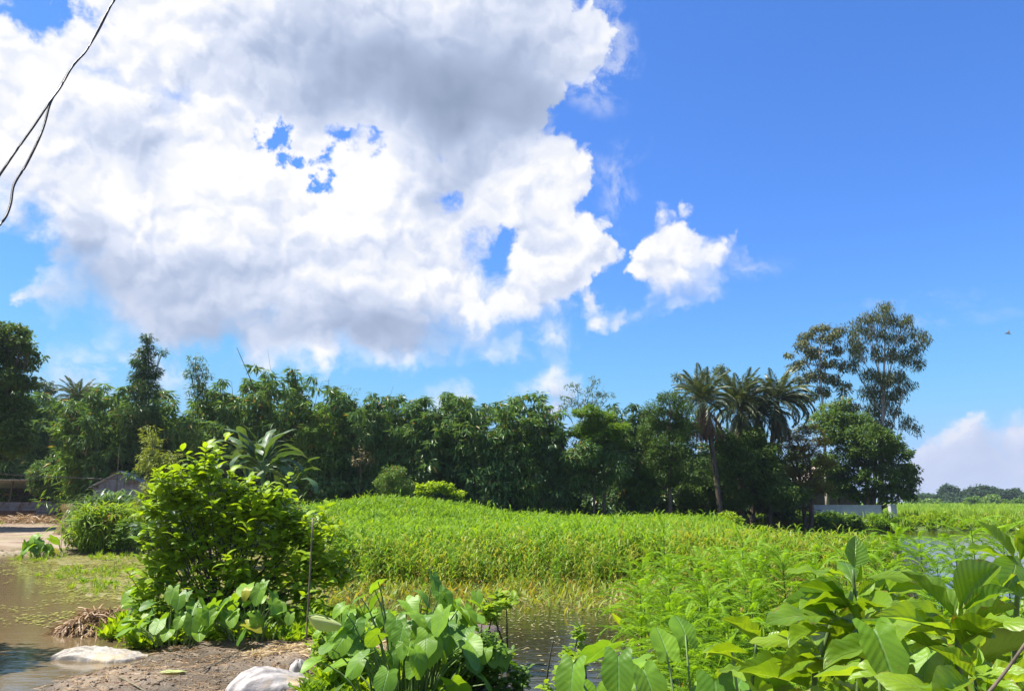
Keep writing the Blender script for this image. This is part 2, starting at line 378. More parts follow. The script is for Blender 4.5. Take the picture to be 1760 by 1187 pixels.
M['bigleaf_young'] = leaf_mat('young_broad_leaf', (0.17, 0.31, 0.02), (0.24, 0.38, 0.03), 0.5, 0.34, 0.5, vein=(9, .55, (0.38, 0.46, 0.12), 0.5), island=False, objvar=0.8, scale=4, tcol=(1.6, 1.35, 0.4))
M['stem'] = plain_mat('green_stem', (0.10, 0.16, 0.04), (0.05, 0.08, 0.03), 0.5, 20, 0.1)
M['petiole'] = plain_mat('taro_petiole', (0.16, 0.26, 0.07), (0.10, 0.14, 0.06), 0.4, 20, 0.05)
M['darkstem'] = plain_mat('dark_stem', (0.06, 0.055, 0.03), (0.03, 0.035, 0.02), 0.6, 25, 0.2)
M['bark'] = plain_mat('bark', (0.14, 0.11, 0.075), (0.05, 0.04, 0.03), 0.85, 3, 0.6, stretch=(3, 3, 0.6))
M['palebark'] = plain_mat('pale_gum_bark', (0.42, 0.38, 0.33), (0.22, 0.18, 0.14), 0.7, 2.5, 0.3, stretch=(3, 3, 0.5))
M['culm'] = plain_mat('bamboo_culm', (0.13, 0.15, 0.05), (0.07, 0.08, 0.03), 0.45, 4, 0.1)
M['drybamboo'] = plain_mat('dry_bamboo', (0.20, 0.17, 0.10), (0.09, 0.08, 0.05), 0.6, 6, 0.2)
M['straw'] = leaf_mat('straw', (0.36, 0.25, 0.11), (0.52, 0.40, 0.19), 0.15, 0.55, 0.4, tcol=(1.1, 1, .8))
M['wetstraw'] = leaf_mat('wet_straw', (0.16, 0.085, 0.035), (0.36, 0.23, 0.10), 0.1, 0.5, 0.4, tcol=(1.1, 1, .8))
M['sticks'] = leaf_mat('dry_stick', (0.48, 0.37, 0.17), (0.66, 0.55, 0.30), 0.1, 0.55, 0.3, tcol=(1.1, 1, .8))

# ------------------------------------------------------------------ leaf shapes (lie along +Y, face +Z)
def strip_leaf(nu, width, prof, droop=0.3, fold=0.1, wave=0.0, nv=1, seed=0, curl=0.0):
    """unit-length blade; prof(u)->half width factor; nv cells each side; returns verts, faces, uv"""
    V, U, Fq = [], [], []
    cols = [i / nv - 1 for i in range(2 * nv + 1)]
    r = random.Random(seed); ph = r.random() * 6
    z = y = 0.0; L = 1.0 / nu; ang = droop * 0.35
    for i in range(nu + 1):
        u = i / nu; w = width * prof(u)
        for c in cols:
            zz = z + abs(c) ** 1.3 * w * fold + wave * w * math.sin(u * 19 + ph + (2.2 if c > 0 else 0)) * c * c - curl * w * c * c * abs(c)
            V.append((c * w, y, zz)); U.append((0.5 + c * 0.5, u))
        ang -= droop * 2.0 / nu * (0.6 + 0.8 * u)
        y += L * math.cos(ang); z += L * math.sin(ang)
    n = len(cols)
    for i in range(nu):
        for j in range(n - 1):
            a = i * n + j; Fq.append((a, a + 1, a + n + 1, a + n))
    return np.array(V, np.float32), np.array(Fq), np.array(U, np.float32)
lance = lambda u: max(0.02, math.sin(math.pi * min(1, u ** 0.75)) ** 0.9)
blade = lambda u: max(0.03, (1 - u) ** 0.6 * min(1, 0.35 + u * 3))
obov = lambda u: max(0.03, math.sin(math.pi * u ** 1.15) ** 0.75 * (0.75 + 0.35 * u))
ovate = lambda u: max(0.03, math.sin(math.pi * u ** 0.72) ** 0.8)
banp = lambda u: max(0.03, min(1, (u * 7)) ** 0.5 * min(1, (1 - u) * 4) ** 0.5)
def heart_leaf(seed=0, cup=0.10, droop=0.25, wave=0.03, rings=5, seg=28, wide=0.62):
    """taro blade: petiole joins at the origin, tip towards +Y (length 1 tip to lobe ends)"""
    r = random.Random(seed); V, U, Fq, Ft = [(0, 0, 0)], [(0.5, 0.30)], [], []
    ph = r.random() * 6
    for k in range(1, rings + 1):
        q = k / rings
        for j in range(seg):
            th = -math.pi + 2 * math.pi * (j + 0.5) / seg          # 0 = tip
            a = abs(th)
            # outline: pointed tip, wide shoulders, two rounded basal lobes with a notch
            if a < 2.45:
                rad = 0.70 / (1 + 1.05 * (a / 1.25) ** 1.35) + 0.20 * math.exp(-((a - 2.5) / 0.42) ** 2) + 0.05 * math.exp(-(a / .15) ** 2) + .04
                rad *= 1.0
            else:
                rad = 0.50 - ((a - 2.45) / (math.pi - 2.45)) ** .8 * 0.42
            rad = rad * wide / 0.55 if a > 0.8 else rad * (1 + (wide / 0.55 - 1) * a / 0.8)
            x, y = math.sin(th) * rad * q, math.cos(th) * rad * q
            z = cup * abs(x) * 1.1 - droop * max(0, y) ** 2 * 0.9 - droop * 1.0 * max(0, -y) ** 1.5 + wave * q * q * math.sin(a * 7 + ph + (th > 0))
            V.append((x, y, z)); U.append((0.5 + x * 0.9, 0.30 + y))
    for j in range(seg):
        Ft.append((0, 1 + (j + 1) % seg, 1 + j)) if False else Ft.append((0, 1 + j, 1 + (j + 1) % seg))
    for k in range(rings - 1):
        for j in range(seg):
            a, b = 1 + k * seg + j, 1 + k * seg + (j + 1) % seg
            Fq.append((a, a + seg, b + seg, b))
    return np.array(V, np.float32), [np.array(Ft)[:, ::-1], np.array(Fq)[:, ::-1]], np.array(U, np.float32)
KITE = (np.array([(0, 0, 0), (0.5, 0.42, 0.04), (0, 1, -0.12), (-0.5, 0.42, 0.04)], np.float32), np.array([[0, 1, 2, 3]]))
def kite(w): v = KITE[0].copy(); v[:, 0] *= w; return v, KITE[1]
BLADE2 = (np.array([(-.5, 0, 0), (.5, 0, 0), (.45, .5, .05), (-.45, .5, .05), (0, 1, -.15)], np.float32), [np.array([[0, 1, 2, 3]]), np.array([[3, 2, 4]])])

# ------------------------------------------------------------------ ground
def sst(a, b, x):
    t = np.clip((x - a) / (b - a), 0, 1); return t * t * (3 - 2 * t)
def wob(x, y, s=1.0, seed=0):
    q = np.zeros_like(x); a = 1.0; k = s
    for i in range(5):
        q += a * np.sin(x * k + 1.7 * i + seed + 1.3 * np.sin(y * k * 0.7 + i)) * np.cos(y * k * 1.1 + 2.1 * i + seed + np.sin(x * k * 0.8))
        a *= 0.55; k *= 1.9
    return q
def ground_h(x, y):
    x = np.asarray(x, float); y = np.asarray(y, float)
    n = wob(x, y, 0.35); n2 = wob(x, y, 1.6, 3); n3 = wob(x, y, 5.0, 5)
    xx = x + 0.55 * wob(x, y, 0.8, 9); yy = y + 0.5 * wob(x, y, 0.8, 4)
    land = np.zeros_like(x)
    spit = sst(-.8, .7, xx + 5.85 + 0.42 * (y - 11)) * sst(-0.1, -0.7, xx) * sst(14.2, 12.6, yy)     # mud bank with bush and taro
    road = sst(5.4, 4.2, yy)
    right = sst(0.5, 1.6, xx - 0.10 * y) * sst(15.0, 12.5, yy)
    yard = sst(26.5, 31, yy) * sst(-9.2, -11.2, x + 0.05 * y)
    flat = sst(-8.4, -7.0, x + 0.78 * (y - 14.6) + 0.8 * wob(x, y, .6, 2)) * sst(13.0, 15.0, yy) * sst(31, 29, yy) * sst(-3.4, -4.6, x)
    back = sst(44.0, 50.0, yy) * sst(16, 12.5, x - 0.06 * (y - 46) - 0.4 * np.maximum(0, y - 62))
    rback = sst(53, 57, yy) * sst(10, 13, x)
    far = sst(75, 90, yy)
    z = -0.40 + 0 * x
    z = np.maximum(z, -0.40 + 0.48 * spit + 0.05 * n2 * spit + (0.016 * n3 + 0.010 * wob(x, y, 13.0, 8)) * spit)
    z = np.maximum(z, -0.40 + 0.75 * road + 0.03 * n2 * road)
    z = np.maximum(z, -0.40 + 0.55 * right)
    z = np.maximum(z, -0.40 + 0.56 * yard + 0.5 * sst(33, 55, y) * yard + 0.03 * n2 * yard)
    z = np.maximum(z, -0.40 + 0.95 * back)
    z = np.maximum(z, -0.40 + 0.72 * rback)
    z = np.maximum(z, -0.40 + 0.80 * far)
    z = np.maximum(z, -0.40 + 0.405 * flat + 0.022 * n2 * flat + 0.012 * n3 * flat)
    # the crop plot, standing in shallow water in front and on a low mound to the left
    plot = sst(18.5, 21.5, yy) * sst(-15, -12, x) * sst(15, 12, x - 0.12 * (y - 25))
    z = np.maximum(z, -0.40 + 0.34 * plot)
    mound = np.exp(-((x + 6.8) / 5.6) ** 2 - ((y - 42) / 8.5) ** 2)
    z = z + 1.15 * mound
    return z + 0.012 * n
def gz(x, y): return float(ground_h(np.array([x]), np.array([y]))[0])

def axis(lo, hi, fine_lo, fine_hi, step, growth=1.12):
    a = list(np.arange(fine_lo, fine_hi, step)); s = step; v = a[-1]
    while v < hi: s *= growth; v += s; a.append(v)
    s = step; v = a[0]; pre = []
    while v > lo: s *= growth; v -= s; pre.append(v)
    return np.array(pre[::-1] + a)
gx = axis(-4200, 4200, -13, 10, 0.085, 1.06); gy = axis(-800, 4800, 3.5, 18, 0.075, 1.045)
GX, GY = np.meshgrid(gx, gy); GZ = ground_h(GX, GY)
nx_, ny_ = len(gx), len(gy)
ii = np.arange(ny_ - 1)[:, None] * nx_ + np.arange(nx_ - 1)[None]
q_ = np.stack([ii, ii + 1, ii + nx_ + 1, ii + nx_], -1).reshape(-1, 4)
m, t = mat('soil')
geo = t.node('ShaderNodeNewGeometry'); pos = geo.outputs['Position']; sx, sy, sz = t.sep(pos)
n1 = t.noise(pos, 0.9, 6, 0.62); n2 = t.noise(pos, 7.0, 6, 0.65); n3 = t.noise(pos, 40.0, 4, 0.7)
mud = t.mix(t.mr(n2, 0.35, 0.68), (0.20, 0.15, 0.10), (0.33, 0.26, 0.175))
mud = t.mix(t.mr(n3, 0.5, 0.72), mud, (0.09, 0.055, 0.035))
mud = t.mix(t.mr(t.noise(t.v('MULTIPLY', pos, (1, 3.5, 1)), 3.2, 5, 0.6), 0.52, 0.66), mud, (0.15, 0.085, 0.05))
wet = t.mr(sz, 0.16, 0.015)
mud = t.mix(wet, mud, (0.075, 0.055, 0.035))
yard = t.mix(t.mr(n1, 0.4, 0.62), (0.29, 0.225, 0.155), (0.20, 0.135, 0.085))
yard = t.mix(t.mr(t.noise(pos, 0.5, 3), 0.56, 0.66), yard, (0.24, 0.24, 0.08))
green = t.mix(t.mr(n1, 0.35, 0.65), (0.07, 0.11, 0.025), (0.12, 0.17, 0.03))
farg = t.mix(t.mr(t.noise(pos, 0.03, 4), 0.35, 0.65), (0.13, 0.24, 0.03), (0.18, 0.30, 0.04))
farg = t.mix(t.mr(n2, 0.4, 0.7), farg, (0.10, 0.18, 0.03))
isyard = t.m('MULTIPLY', t.mr(sy, 26, 30), t.mr(t.m('MULTIPLY_ADD', sy, 0.05, sx), -9.5, -10.5))
shade_soil = t.mr(sy, 47, 52)
col = t.mix(t.mr(sy, 14.5, 17), mud, green); col = t.mix(t.m('MULTIPLY', isyard, t.mr(sy, 58, 54)), col, yard)
col = t.mix(t.mr(sy, 74, 80), col, farg)
mat_ = t.m('MULTIPLY', t.m('MULTIPLY', t.mr(sy, 13.5, 15), t.mr(sy, 30, 28)), t.mr(sx, -4.2, -5.0))
col = t.mix(mat_, col, t.mix(t.mr(n2, .4, .62), (0.26, 0.24, 0.05), (0.16, 0.12, 0.06)))
p = t.node('ShaderNodeBsdfPrincipled'); t.put(p.inputs['Base Color'], col); t.put(p.inputs['Roughness'], t.mr(wet, 0, 1, 0.9, 0.35)); 
b = t.node('ShaderNodeBump'); t.put(b.inputs['Height'], t.m('ADD', n2, t.m('MULTIPLY', n3, 0.5))); b.inputs['Strength'].default_value = 0.9; b.inputs['Distance'].default_value = 0.06; t.put(p.inputs['Normal'], b.outputs[0])
t.l.new(p.outputs[0], t.node('ShaderNodeOutputMaterial').inputs[0])
tag(link('ground', mesh_np('ground', np.stack([GX, GY, GZ], -1).reshape(-1, 3), q_, [m], smooth=True)), kind='structure')

# ------------------------------------------------------------------ water
m, t = mat('muddy_water')
geo = t.node('ShaderNodeNewGeometry'); pos = geo.outputs['Position']; sx, sy, sz = t.sep(pos)
silt = t.noise(t.v('MULTIPLY', pos, (0.5, 1, 1)), 0.5, 4)
left = t.mr(t.m('MULTIPLY_ADD', silt, 4.0, sx), -1.0, -5.0)
colw = t.mix(left, (0.026, 0.022, 0.010), (0.145, 0.102, 0.052))
colw = t.mix(t.mr(silt, 0.45, 0.7, 0, 0.5), colw, t.mix(left, (0.05, 0.04, 0.018), (0.10, 0.078, 0.038)))
p = t.node('ShaderNodeBsdfPrincipled'); t.put(p.inputs['Base Color'], colw); p.inputs['Roughness'].default_value = 0.035; p.inputs['IOR'].default_value = 1.333
rip = t.m('ADD', t.noise(t.v('MULTIPLY', pos, (1, 2.2, 1)), 2.2, 3), t.m('MULTIPLY', t.noise(t.v('MULTIPLY', pos, (1, 2.5, 1)), 11, 2), 0.25))
b = t.node('ShaderNodeBump'); t.put(b.inputs['Height'], rip); b.inputs['Strength'].default_value = 0.10; b.inputs['Distance'].default_value = 0.05; t.put(p.inputs['Normal'], b.outputs[0])
t.l.new(p.outputs[0], t.node('ShaderNodeOutputMaterial').inputs[0])
V, Fq = np.array([(-70, 3.0, 0), (90, 3.0, 0), (90, 74, 0), (-70, 74, 0)], float), np.array([[0, 1, 2, 3]])
tag(link('pond_water', mesh_np('pond_water', V, Fq, [m])), kind='structure')

# ------------------------------------------------------------------ stuff built as instances of a few small clumps
def instancer(name, protos, pts, scl, rot, idx, kind='stuff'):
    """geometry-node stuff: protos (list of meshes) placed on pts"""
    c = bpy.data.collections.new(name + '_kinds')
    for i, me in enumerate(protos):
        o = bpy.data.objects.new('%s_kind_%02d' % (name, i), me); c.objects.link(o)
    me = bpy.data.meshes.new(name); me.vertices.add(len(pts)); me.vertices.foreach_set('co', np.asarray(pts, np.float32).ravel())
    a = me.attributes.new('scl', 'FLOAT', 'POINT'); a.data.foreach_set('value', np.asarray(scl, np.float32))
    a = me.attributes.new('turn', 'FLOAT_VECTOR', 'POINT'); a.data.foreach_set('vector', np.asarray(rot, np.float32).ravel())
    a = me.attributes.new('idx', 'INT', 'POINT'); a.data.foreach_set('value', np.asarray(idx, np.int32))
    o = link(name, me); tag(o, kind=kind)
    g = bpy.data.node_groups.new(name + '_nodes', 'GeometryNodeTree')
    g.interface.new_socket('Geometry', in_out='INPUT', socket_type='NodeSocketGeometry'); g.interface.new_socket('Geometry', in_out='OUTPUT', socket_type='NodeSocketGeometry')
    gi, go = g.nodes.new('NodeGroupInput'), g.nodes.new('NodeGroupOutput')
    ci = g.nodes.new('GeometryNodeCollectionInfo'); ci.inputs['Collection'].default_value = c; ci.inputs['Separate Children'].default_value = True; ci.inputs['Reset Children'].default_value = True
    ip = g.nodes.new('GeometryNodeInstanceOnPoints'); ip.inputs['Pick Instance'].default_value = True
    def na(nm, dt):
        n = g.nodes.new('GeometryNodeInputNamedAttribute'); n.data_type = dt; n.inputs['Name'].default_value = nm; return n.outputs['Attribute']
    g.links.new(gi.outputs[0], ip.inputs['Points']); g.links.new(ci.outputs[0], ip.inputs['Instance'])
    g.links.new(na('idx', 'INT'), ip.inputs['Instance Index']); g.links.new(na('turn', 'FLOAT_VECTOR'), ip.inputs['Rotation']); g.links.new(na('scl', 'FLOAT'), ip.inputs['Scale'])
    g.links.new(ip.outputs[0], go.inputs[0])
    md = o.modifiers.new('instances', 'NODES'); md.node_group = g
    return o

def crop_plant(seed, h=1.0, nl=12, ll=0.26, w=0.032, low=0.25, droop=0.5):
    r = np.random.default_rng(seed); lean = r.normal(0, 0.05, 2)
    zs = np.linspace(low, 1.0, nl) * h; pos = np.stack([lean[0] * zs, lean[1] * zs, zs], -1)
    yaw = np.arange(nl) * 2.4 + r.uniform(0, 6, nl) * 0.3; pit = r.uniform(0.75, 1.35, nl) + np.linspace(-0.15, 0.15, nl)
    lv, lf, _ = strip_leaf(3, 1.0, blade, droop=droop * 1.9, fold=0.0, seed=seed)
    lv[:, 0] *= w / ll * 0.9
    V1, F1 = scatter(lv, lf, pos, rotmats(yaw, pit, r.uniform(-.5, .5, nl)), ll * r.uniform(0.7, 1.15, nl))
    V2, F2 = tube([(0, 0, -0.15), (lean[0] * h * .5, lean[1] * h * .5, h * .5), (lean[0] * h, lean[1] * h, h)], [0.006, 0.005, 0.003], 3, cap=False)
    return join((V1, F1), (V2, F2))
crop_meshes = []
for i in range(8):
    nm = ('crop' if i % 2 else 'crop_cool') if i < 5 else 'crop_yellow'
    v, f = crop_plant(i + 50, 1.0 if i < 5 else 0.95, 15 if i < 5 else 11, 0.36, 0.027, low=0.08)
    crop_meshes.append(mesh_np('crop_plant', v, f, [M[nm]]))
N = 34000
u = rng.uniform(size=(N * 4, 2)); Yc = 17.2 + 30.5 * u[:, 0] ** 1.35; Xc = -15 + 35 * u[:, 1]
w_ = wob(Xc, Yc, 0.9, 7)
keep = (rng.uniform(size=len(Xc)) < 0.62 + 0.45 * wob(Xc, Yc, 1.9, 4)) & (Xc < 6.2 + 0.22 * (Yc - 18) + 0.4 * w_ + 3.0 * sst(30, 20, Yc)) & (Xc > -0.285 * Yc + 0.1 * w_) & (Yc > 19.2 + 0.55 * w_ - 2.2 * (rng.uniform(size=len(Yc)) ** 6)) & (Yc < 47 + 0.5 * w_)
keep &= ~((Xc > 4.5 + .25 * (Yc - 18)) & (Yc > 41))
Xc, Yc = Xc[keep][:N], Yc[keep][:N]; n = len(Xc)
Zc = np.maximum(ground_h(Xc, Yc), -0.12)
front = sst(25.5, 19.5, Yc + 1.0 * wob(Xc, Yc, 0.5, 2)); rightish = sst(2, 9, Xc) * 0.5
yel = rng.uniform(size=n) < np.clip(front * 0.48 + rightish * sst(40, 24, Yc) + 0.05, 0, 0.7)
idx = np.where(yel, rng.integers(5, 8, n), rng.integers(0, 5, n))
sc = (rng.uniform(0.62, 1.18, n) + 0.25 * (rng.uniform(size=n) > .97)) * (1 - 0.32 * sst(20.8, 18.5, Yc)) * (1 + 0.15 * wob(Xc, Yc, 0.6, 8) * 0.4)
instancer('crop_field', crop_meshes, np.stack([Xc, Yc, Zc], -1), sc, np.stack([rng.normal(0, .10, n), rng.normal(0, .10, n), rng.uniform(0, 6.28, n)], -1), idx)
# taller broad weeds along the far rim of the crop
rim = []
# emergent grass tips, algae flecks and floating leaf litter on the water
def flat_flecks(n, xr, yr, s, seed, cond=None, z=0.006, land=False):
    r = np.random.default_rng(seed); X = r.uniform(*xr, n); Y = r.uniform(*yr, n)
    if cond is not None: k = cond(X, Y, r); X, Y = X[k], Y[k]
    k = (ground_h(X, Y) < 0.0) | land; X, Y = X[k], Y[k]; n = len(X)
    kv, kf = kite(0.55)
    return scatter(kv * np.array([1, 1, .1]), kf, np.stack([X, Y, np.maximum(0, ground_h(X, Y)) + z + r.uniform(0, .006, n) + (r.uniform(0, .03, n) if land else 0)], -1), rotmats(r.uniform(0, 6.28, n), r.normal(0, .03, n), r.normal(0, .03, n)), r.uniform(s[0], s[1], n))
M['litter'] = leaf_mat('floating_litter', (0.20, 0.16, 0.06), (0.42, 0.38, 0.20), 0.05, 0.5, 0.4, tcol=(1.1, 1, .8))
M['algae'] = leaf_mat('floating_weed', (0.14, 0.17, 0.02), (0.33, 0.31, 0.06), 0.15, 0.6, 0.3, tcol=(1.1, 1, .8))
v, f = flat_flecks(14000, (-1.5, 6.5), (9.5, 20), (0.03, 0.085), 5, lambda X, Y, r: (r.uniform(size=len(X)) < np.clip(0.16 + 0.75 * sst(11.5, 17.5, Y) * (0.5 + 0.5 * wob(X, Y, 1.1, 3)), 0.05, 1)))
tag(link('floating_litter', mesh_np('floating_litter', v, f, [M['litter']])), kind='stuff')
v, f = flat_flecks(60000, (-21, -4.8), (12.8, 31), (0.04, 0.12), 6, lambda X, Y, r: (wob(X, Y, 0.8, 3) * 0.35 + 1.05 * sst(-9.4, -6.8, X + 0.78 * (Y - 14.6)) * sst(14.0, 19.0, Y) + .35 * wob(X, Y, 2.3, 6) - 0.02 > r.uniform(0.0, 1.1, len(X))), land=True)
tag(link('floating_weed', mesh_np('floating_weed', v, f, [M['algae']])), kind='stuff')
M['sprout'] = leaf_mat('waterside_sprout', (0.14, 0.24, 0.02), (0.34, 0.34, 0.06), 0.4, 0.5, 0.3, dry=.1)
# submerged and emergent sprouts in front of the crop
kv, kf = kite(0.13)
n = 8500; X = rng.uniform(-4.5, 8, n); Y = 12.6 + 7.2 * rng.uniform(size=n) ** 0.7
k = rng.uniform(size=n) < np.clip(sst(12.6, 18.5, Y + 1.5 * wob(X, Y, .7, 6)), 0, 1); X, Y = X[k], Y[k]; n = len(X)
v, f = scatter(kv, kf, np.stack([X, Y, np.full(n, -0.03)], -1), rotmats(rng.uniform(0, 6.28, n), rng.uniform(0.3, 1.4, n), rng.uniform(-1, 1, n)), rng.uniform(0.12, 0.38, n))
tag(link('water_grass', mesh_np('water_grass', v, f, [M['sprout']])), kind='stuff')

# weeds and low ground cover: banks, tree-line foot, far field
def sprout(seed, n=14, L=0.3, w=0.3, up=(0.2, 1.2)):
    r = np.random.default_rng(seed); kv, kf = kite(w)
    return scatter(kv, kf, np.concatenate([r.normal(0, .08, (n, 2)), r.uniform(0, .25, (n, 1)) * L], 1), rotmats(r.uniform(0, 6.28, n), r.uniform(*up, n), r.uniform(-.6, .6, n)), L * r.uniform(.5, 1.1, n))
sp = [mesh_np('sprout', *sprout(i, 16, 0.34, 0.34), [M[k]]) for i, k in enumerate(('bush', 'crop', 'grass', 'tree_bright'))] + [mesh_np('sprout', *sprout(9, 20, 0.5, 0.10, (0.8, 1.5)), [M['grass']]) , mesh_np('sprout', *sprout(10, 20, 0.5, 0.10, (0.8, 1.5)), [M['grass_cool']])]
pts, scs, ids = [], [], []
def band(n, xr, yr, s, kinds, fn=None):
    X = rng.uniform(*xr, n); Y = rng.uniform(*yr, n)
    if fn is not None: k = fn(X, Y); X, Y = X[k], Y[k]
    z = ground_h(X, Y); k = z > -0.15; X, Y, z = X[k], Y[k], z[k]
    pts.append(np.stack([X, Y, np.maximum(z, 0)], -1)); scs.append(rng.uniform(s[0], s[1], len(X))); ids.append(rng.choice(kinds, len(X)))
band(2600, (-12, 14), (46.5, 49), (0.7, 2.0), [3, 5, 1])
band(8000, (14, 80), (54.5, 76), (0.8, 2.0), [0, 1, 3, 4])
band(9000, (30, 150), (76, 150), (0.9, 1.6), [1, 4, 4])
band(7000, (60, 330), (150, 330), (1.8, 3.0), [4, 4, 1])
band(1100, (-6.2, -2), (10.9, 13.8), (0.3, 0.8), [0, 1, 2])
band(1600, (1.2, 9), (3.0, 13), (0.5, 1.1), [0, 1, 4])
band(600, (-2.1, -0.4), (6.0, 10.0), (0.25, 0.7), [0, 1, 3])
band(1500, (-17, -9.5), (28, 34), (0.3, 0.8), [4, 2, 4], lambda X, Y: X > -0.36 * Y - 0.3)
band(2600, (-19, -5), (15, 30), (0.15, 0.5), [4, 1, 4, 2], lambda X, Y: (X + 0.78 * (Y - 14.6) > -8.2) & (wob(X, Y, 1.1, 4) > 0.15))
band(900, (-40, -14), (44, 54), (0.3, 0.7), [4, 5], lambda X, Y: wob(X, Y, .5) > 0.9)
pts, scs, ids = np.concatenate(pts), np.concatenate(scs), np.concatenate(ids); n = len(pts)
instancer('low_weeds', sp, pts, scs, np.stack([rng.normal(0, .1, n), rng.normal(0, .1, n), rng.uniform(0, 6.28, n)], -1), ids)

# ------------------------------------------------------------------ trees
def cluster_leaves(centres, radii, per, leaf, droop=(-1.3, 0.2), shape=(1, 1, 0.8), seed=0, w=0.35, updroop=None, size=(0.7, 1.25), yawfree=True):
    """leaves sit in tufts round each centre, pointing outward and down"""
    r = np.random.default_rng(seed); n = len(centres) * per
    c = np.repeat(np.asarray(centres, float), per, 0); rad = np.repeat(np.asarray(radii, float), per)
    d = r.normal(size=(n, 3)); d /= np.linalg.norm(d, axis=1)[:, None] + 1e-6
    q = r.uniform(0.25, 1.0, n) ** 0.6
    pos = c + d * (rad * q)[:, None] * np.array(shape)
    yaw = np.arctan2(-d[:, 0], d[:, 1]) + r.normal(0, 0.7, n)
    pit = r.uniform(*droop, n)
    kv, kf = kite(w)
    return scatter(kv, kf, pos, rotmats(yaw, pit, r.normal(0, 0.5, n)), leaf * r.uniform(*size, n))

def bamboo_mesh(seed, ncul=15, H=1.0, lean=0.32, per=30, leaf=0.036, tufts=9, low=0.16, width=1.0):
    """clump of height ~1 : returns (culm arrays, leaf arrays)"""
    r = np.random.default_rng(seed); cul, cs, rs = [], [], []
    for i in range(ncul):
        a = r.uniform(0, 6.28); b = r.uniform(0.0, 0.07); h = r.uniform(0.66, 1.0) ** 1.0; l = lean * r.uniform(0.25, 1.0) * width
        p0 = Vector((b * math.cos(a), b * math.sin(a), -0.02)); p2 = Vector((p0.x + l * math.cos(a), p0.y + l * math.sin(a), h)); p1 = Vector((p0.x + l * .22 * math.cos(a), p0.y + l * .22 * math.sin(a), h * .72))
        pl = bez(p0, p1, p2, 6); cul.append(tube(pl, [0.0055, .005, .0045, .0035, .0022, .001], 4, cap=False))
        for t_ in np.linspace(low, 1.0, tufts) + r.normal(0, .03, tufts):
            t_ = min(1, max(low * .7, t_)); q = p0 * (1 - t_) ** 2 + p1 * 2 * t_ * (1 - t_) + p2 * t_ * t_
            k = 0.085 * (1.15 - 0.75 * t_ ** 2)
            off = r.normal(0, 1, 3) * k * 0.75; cs.append((q.x + off[0], q.y + off[1], max(.05, q.z + off[2] * .7))); rs.append(k * r.uniform(.55, 1.05))
    lv = cluster_leaves(cs, rs, per, leaf, droop=(-1.35, 0.25), seed=seed, w=0.24, shape=(1, 1, .85))
    return join(*cul), lv
BAM = []
for s_ in range(6):
    c_, l_ = bamboo_mesh(100 + s_, ncul=17 + s_ % 3, per=34, leaf=0.058, tufts=12, lean=0.34 + 0.03 * (s_ % 3))
    BAM.append((mesh_np('culms', *c_, [M['culm']]), [mesh_np('foliage', *l_, [M[k]]) for k in ('bamboo', 'bamboo_dark', 'bamboo_light')]))
def bamboo(px, top, Y, label, kind=0, var=0, wid=1.0, group='bamboo clumps of the tree line'):
    p = at(px, top, Y); b = gz(p.x, Y); H = (p.z - b) / 0.97
    t_ = thing('bamboo_clump', (p.x, Y, b), label, 'bamboo', group, rz=(px * 0.37) % 6.28)
    w = H * wid * 1.12
    tag(link('culms', BAM[var][0], t_, scale=(w, w, H)), kind='stuff'); tag(link('foliage', BAM[var][1][kind], t_, scale=(w, w, H)), kind='stuff')
    return t_
i_ = 0
ROW = [  # px, top, Y, kind, width, label
 (-60, 640, 61, 1, 1.0, 'dark bamboo clump cut by the left edge of the photo behind the open shed'),
 (60, 690, 60.5, 0, 1.0, 'bamboo clump behind the tall dark tree at the left edge'),
 (110, 672, 60, 0, 1.0, 'bamboo clump rising over the gap between the two sheds, below the pale palm'),
 (170, 690, 51, 2, 1.0, 'pale-tipped bamboo clump standing behind the gabled tin shed'),
 (215, 675, 50, 0, .9, 'bamboo clump left of the tall vine-wrapped spire'),
 (300, 668, 50, 0, 1.0, 'bamboo clump right of the tall vine-wrapped spire'),
 (365, 672, 51, 2, .9, 'pale bamboo clump under the small feathery tuft'),
 (415, 668, 50, 0, .9, 'bamboo clump at the foot of the long leaning pole'),
 (488, 650, 50, 0, .85, 'rounded bamboo clump directly above the banana plant'),
 (545, 692, 49, 2, 1.0, 'lower bamboo clump with thin bare canes sticking out of its top'),
 (610, 668, 50, 0, .95, 'bamboo clump right of the thin bare canes'),
 (662, 682, 49, 0, .8, 'narrow bamboo clump with a small pointed top in the middle of the row'),
 (735, 682, 49, 0, 1.0, 'bamboo clump in front of the small white cloud'),
 (795, 705, 49, 1, .8, 'dark bamboo clump above the half-hidden brown roof'),
 (838, 676, 48, 0, 1.0, 'broad domed bamboo clump, tallest of the middle of the row'),
 (890, 690, 49, 0, .8, 'bamboo clump just right of the broad domed one'),
 (925, 694, 48, 2, .8, 'bamboo clump leaning right with a bright feathery tip'),
 (962, 728, 48, 1, .8, 'low dark bamboo clump beneath the far pale gum tree'),
 (1082, 684, 50, 1, .85, 'slim dark bamboo clump right of the bright-topped tree'),
]
for i_, (px, tp, Y, kd, wd, lb) in enumerate(ROW): bamboo(px, tp, Y, lb, kd, i_ % 6, wd)
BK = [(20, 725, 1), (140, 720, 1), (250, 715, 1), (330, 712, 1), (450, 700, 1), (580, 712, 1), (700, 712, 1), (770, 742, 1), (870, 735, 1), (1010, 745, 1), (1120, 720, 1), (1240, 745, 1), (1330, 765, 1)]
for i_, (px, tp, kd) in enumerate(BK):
    bamboo(px, tp, (64 if px < 200 else 57) + (i_ % 3), 'dark bamboo clump of the second row, barely seen between the clumps in front', kd, (i_ + 3) % 6, 1.25, group='bamboo clumps of the second row')

